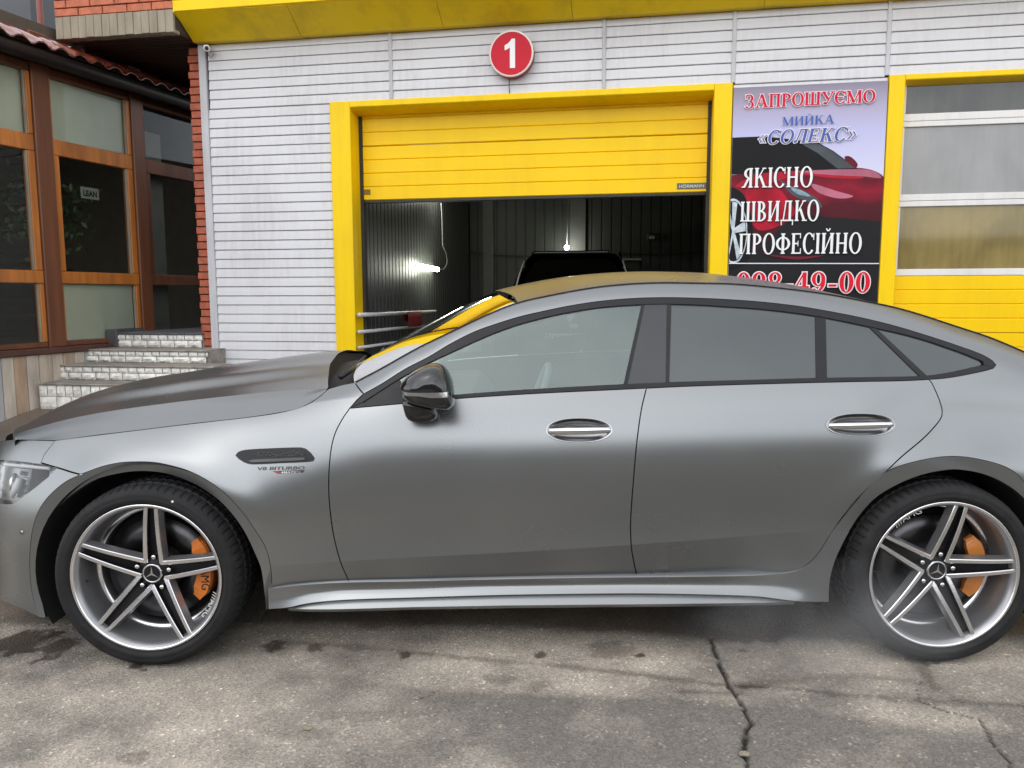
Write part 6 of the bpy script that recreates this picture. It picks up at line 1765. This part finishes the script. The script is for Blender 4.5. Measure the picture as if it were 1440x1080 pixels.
# ---- headlamp: lens over a chrome-lined bowl with a light guide and two projector eyes
_hxi = _hx
HL = panel('headlamp', _hx, M_CLEAR, CAR, px=False, off=0.001, gap=0.001, flange=0.0, step=0.02)
for near in (True, False):
    par = HL if near else TWIN[HL.name]
    T_ = (lambda v: v) if near else (lambda v: [(p[0], 2*YC-p[1], p[2]) for p in v])
    P2, T2 = fill2d(inset(resample(_hx, .012), -0.002), (), .02)
    yb = S(P2[:, 0], P2[:, 1])+0.055
    ol_ = inset(resample(_hx, .012), -0.002); k = len(ol_); b0 = len(P2)
    V = [(a, y, c_) for (a, c_), y in zip(P2, yb)]+[(a, float(S(np.array(a), np.array(c_)))+.003, c_) for a, c_ in ol_]+[(a, float(S(np.array(a), np.array(c_)))+.056, c_) for a, c_ in ol_]
    Fq = [tuple(t) for t in T2]+[(b0+i, b0+k+i, b0+k+(i+1) % k, b0+(i+1) % k) for i in range(k)]
    mi = [0]*len(T2)+[1]*k
    for k in range(6):
        t0_ = k/6; xa, xb = float(_hx[:, 0].min()), float(_hx[:, 0].max())
        xm = xb-.03-(xb-xa)*.16*k; col = _hx[np.abs(_hx[:, 0]-xm) < .02, 1]
        if len(col) < 2: continue
        zl_, zh_ = col.min()+.012, col.max()-.012
        if zh_-zl_ < .01: continue
        v = []
        for q in range(5):
            z_ = zl_+(zh_-zl_)*q/5; z2_ = zl_+(zh_-zl_)*(q+1)/5
            for (x_, dx) in ((xm-.022, 0), (xm+.022, 0)):
                ya = float(S(np.array(x_), np.array(z_)))
                v += [(x_, ya+.030, z_), (x_, ya+.046, z2_)]
        mk('lamp_facet', T_(v), [(4*q, 4*q+2, 4*q+3, 4*q+1) if near else (4*q+1, 4*q+3, 4*q+2, 4*q) for q in range(5)], M_CHROME if k % 2 else M_WHITE, par)
    mk('lamp_bowl', T_(V), Fq, None, par, False, None, mi, [mat('lamp_lining', (0.80, 0.80, 0.81), 0.30, 1.0, var=.05), M_BLACK])
    g_ = pxS(A_r([(4, 653), (30, 655.5), (64, 658.5), (70, 659)]), lambda x, z: S(x, z)+.02)
    b = MB(); b.tube(T_([(p[0], float(S(np.array(p[0]), np.array(p[1])))+.022, p[1]) for p in g_]), .007, 8); b.build('light_guide', M_WHITE, par)
    for (cx, cy, r_) in ((18, 682, .036), (-25, 678, .034)):
        c = pxS([(cx, cy)], lambda x, z: S(x, z)+.04)[0]; yy = float(S(np.array(c[0]), np.array(c[1])))+.045
        b = MB()
        b.lathe([(.0001, -.020), (r_*.5, -.016), (r_*.85, -.004), (r_, .01)], lambda p, h, q: (c[0]+p*.6, (yy+h) if near else 2*YC-(yy+h), c[1]+q*1.25), 24)
        b.build('projector_eye', M_SATIN, par)
    g_ = pxS([(30, 672), (26, 684), (19, 697)], lambda x, z: S(x, z)+.03)
    b = MB(); b.tube(T_([(p[0], float(S(np.array(p[0]), np.array(p[1])))+.02, p[1]) for p in g_]), [.012, .016, .01], 8); b.build('light_bar', M_WHITE, par)

# ---- cabin: dash, wheel, seats
b = MB()
b.add([(-0.95, .2, .93), (-0.30, .2, .95), (-0.22, .2, .86), (-0.30, .2, .6), (-0.95, .2, .6), (-0.95, 1.75, .93), (-0.30, 1.75, .95), (-0.22, 1.75, .86), (-0.30, 1.75, .6), (-0.95, 1.75, .6)],
      [(0, 1, 6, 5), (1, 2, 7, 6), (2, 3, 8, 7), (0, 4, 3, 2, 1), (5, 6, 7, 8, 9)])
b.build('dashboard', M_CABIN, CAR)
b = MB()
for k in range(33):
    pass
pts = []
for k in range(33):
    a = 2*math.pi*k/32; u = Vector((0.32, 0, 0.95)).normalized(); pts.append(Vector((-0.02, 0.60, 0.90))+Vector((0, 1, 0))*0.185*math.cos(a)+u*0.185*math.sin(a))
b.tube(pts, .016, 8, cap=False)
for a in (0, math.pi, -math.pi/2):
    u = Vector((0.32, 0, 0.95)).normalized(); b.tube([Vector((-0.02, .60, .90)), Vector((-0.02, .60, .90))+Vector((0, 1, 0))*.18*math.cos(a)+u*.18*math.sin(a)], .02, 6)
b.build('steering_wheel', M_CABINL, CAR)
for xs_, ys_ in ((0.42, 0.60), (0.42, 1.35), (1.25, 0.60), (1.25, 1.35)):
    V, Fq = ellip_sections([((xs_-.02, ys_, .45), (.10, 0, 0), (0, .22, 0)), ((xs_, ys_, .60), (.10, 0, 0), (0, .25, 0)), ((xs_+.10, ys_, .90), (.075, 0, 0), (0, .24, 0)), ((xs_+.17, ys_, 1.05), (.06, 0, 0), (0, .18, 0)), ((xs_+.19, ys_, 1.10), (.05, 0, 0), (0, .10, 0)),
                            ((xs_+.19, ys_, 1.13), (.055, 0, 0), (0, .125, 0)), ((xs_+.20, ys_, 1.22), (.05, 0, 0), (0, .12, 0)), ((xs_+.205, ys_, 1.26), (.03, 0, 0), (0, .09, 0))], 20)
    s = mk('seat', V, Fq, M_CABIN, CAR, True)
    V, Fq = ellip_sections([((xs_-.45, ys_, .47), (0, .22, 0), (0, 0, .05)), ((xs_-.2, ys_, .50), (0, .25, 0), (0, 0, .08)), ((xs_+.05, ys_, .48), (0, .24, 0), (0, 0, .08))], 20)
    mk('seat_cushion', V, Fq, M_CABIN, s, True)

# ---- dark drip seam between roof and rails
for sg in (1, -1):
    xs_ = np.linspace(_sm[0, 0]+.002, 2.3, 150); p_ = seam3(xs_)
    p_[:, 1] -= .001; p_[:, 2] += .001
    if sg < 0: p_[:, 1] = 2*YC-p_[:, 1]
    MB().tube([tuple(q) for q in p_], .0032, 6).build('roof_seam', M_DARK, CAR)
# ---- thin steam drifting by the rear wheel
M_STEAM = bpy.data.materials.new('steam'); M_STEAM.use_nodes = True
t = M_STEAM.node_tree; t.nodes.clear()
out = t.nodes.new('ShaderNodeOutputMaterial'); pv = t.nodes.new('ShaderNodeVolumeScatter')
pv.inputs['Color'].default_value = (0.95, 0.95, 0.95, 1)
tc = N(t, 'ShaderNodeTexCoord'); mp = N(t, 'ShaderNodeMapping'); mp.inputs['Location'].default_value = (-1, -1, -1); mp.inputs['Scale'].default_value = (2, 2, 2); t.links.new(tc.outputs['Generated'], mp.inputs[0])
nz = N(t, 'ShaderNodeTexNoise', Scale=2.6, Detail=2.0, Distortion=0.5); t.links.new(tc.outputs['Object'], nz.inputs['Vector'])
ln = N(t, 'ShaderNodeVectorMath', operation='LENGTH'); t.links.new(mp.outputs[0], ln.inputs[0])
fo = N(t, 'ShaderNodeMapRange', interpolation_type='SMOOTHSTEP'); fo.inputs['From Min'].default_value = 0.95; fo.inputs['From Max'].default_value = 0.15; fo.inputs['To Min'].default_value = 0.0; fo.inputs['To Max'].default_value = 1.0; t.links.new(ln.outputs['Value'], fo.inputs[0])
rm = N(t, 'ShaderNodeMapRange', interpolation_type='SMOOTHSTEP'); rm.inputs['From Min'].default_value = 0.38; rm.inputs['From Max'].default_value = 0.68; t.links.new(nz.outputs['Fac'], rm.inputs[0])
m_ = N(t, 'ShaderNodeMath', operation='MULTIPLY'); t.links.new(rm.outputs[0], m_.inputs[0]); t.links.new(fo.outputs[0], m_.inputs[1])
m2 = N(t, 'ShaderNodeMath', operation='MULTIPLY'); m2.inputs[1].default_value = 1.5; t.links.new(m_.outputs[0], m2.inputs[0]); t.links.new(m2.outputs[0], pv.inputs['Density'])
t.links.new(pv.outputs[0], out.inputs['Volume'])
b = MB(); c = (1.02, -0.20, 0.30); a = (0.75, 0.17, 0.36)
b.lathe([(0.001, 1), (.5, .87), (.87, .5), (1, 0), (.87, -.5), (.5, -.87), (.001, -1)], lambda p, h, q: (c[0]+a[0]*p, c[1]+a[1]*h, c[2]+a[2]*q), 24)
stm = b.build('steam', M_STEAM); tag(stm, 'thin white steam drifting in front of the rear door and wheel', 'steam', kind='stuff')
# ---- bits of litter on the asphalt
for (px_, py_, r_, lb) in ((433, 1026, .010, 'small white crumb of litter lying on the asphalt near the camera'), (1047, 1063, .012, 'pale scrap of litter lying in the asphalt crack')):
    g_ = gpx([(px_, py_)])[0]; V = []; n = 10; m_ = 5
    for i in range(m_+1):
        th = math.pi*i/m_
        for k in range(n):
            f = 2*math.pi*k/n; rr_ = r_*(1+random.uniform(-.3, .3)); V.append((g_[0]+rr_*1.5*math.sin(th)*math.cos(f), g_[1]+rr_*math.sin(th)*math.sin(f), max(.5*rr_*math.cos(th)+.006, .001)))
    o = mk('litter', V, [(i*n+k, (i+1)*n+k, (i+1)*n+(k+1) % n, i*n+(k+1) % n) for i in range(m_) for k in range(n)], M_CONC); tag(o, lb, 'litter', 'litter on the asphalt')
# ---- unseen building added behind the camera to darken reflections in paint and glass
opp = thing('added_dark_building', 'added unseen dark brick building behind the camera, darkening reflections in the car doors', 'building', (0, -15, 0))
M_OPP = mat('added_brick_facade', (0.10, 0.075, 0.06), .85, var=.25, scale=1.2)
MB().box(W3, -26, 26, -22, -15, -.1, 2.9).build('facade_wall', M_OPP, opp)
MB().box(W3, -26.3, 26.3, -22.3, -14.7, 2.91, 3.1).build('roof_edge', M_GREY, opp)
for k in range(14):
    x = -24+k*3.6
    wd_ = MB().box(W3, x, x+1.5, -14.99, -14.94, 1.0, 2.2).build('window', M_PRINTW, opp)
    MB().box(W3, x+.1, x+1.4, -14.935, -14.93, 1.1, 2.1).build('pane', M_SUVG, wd_)
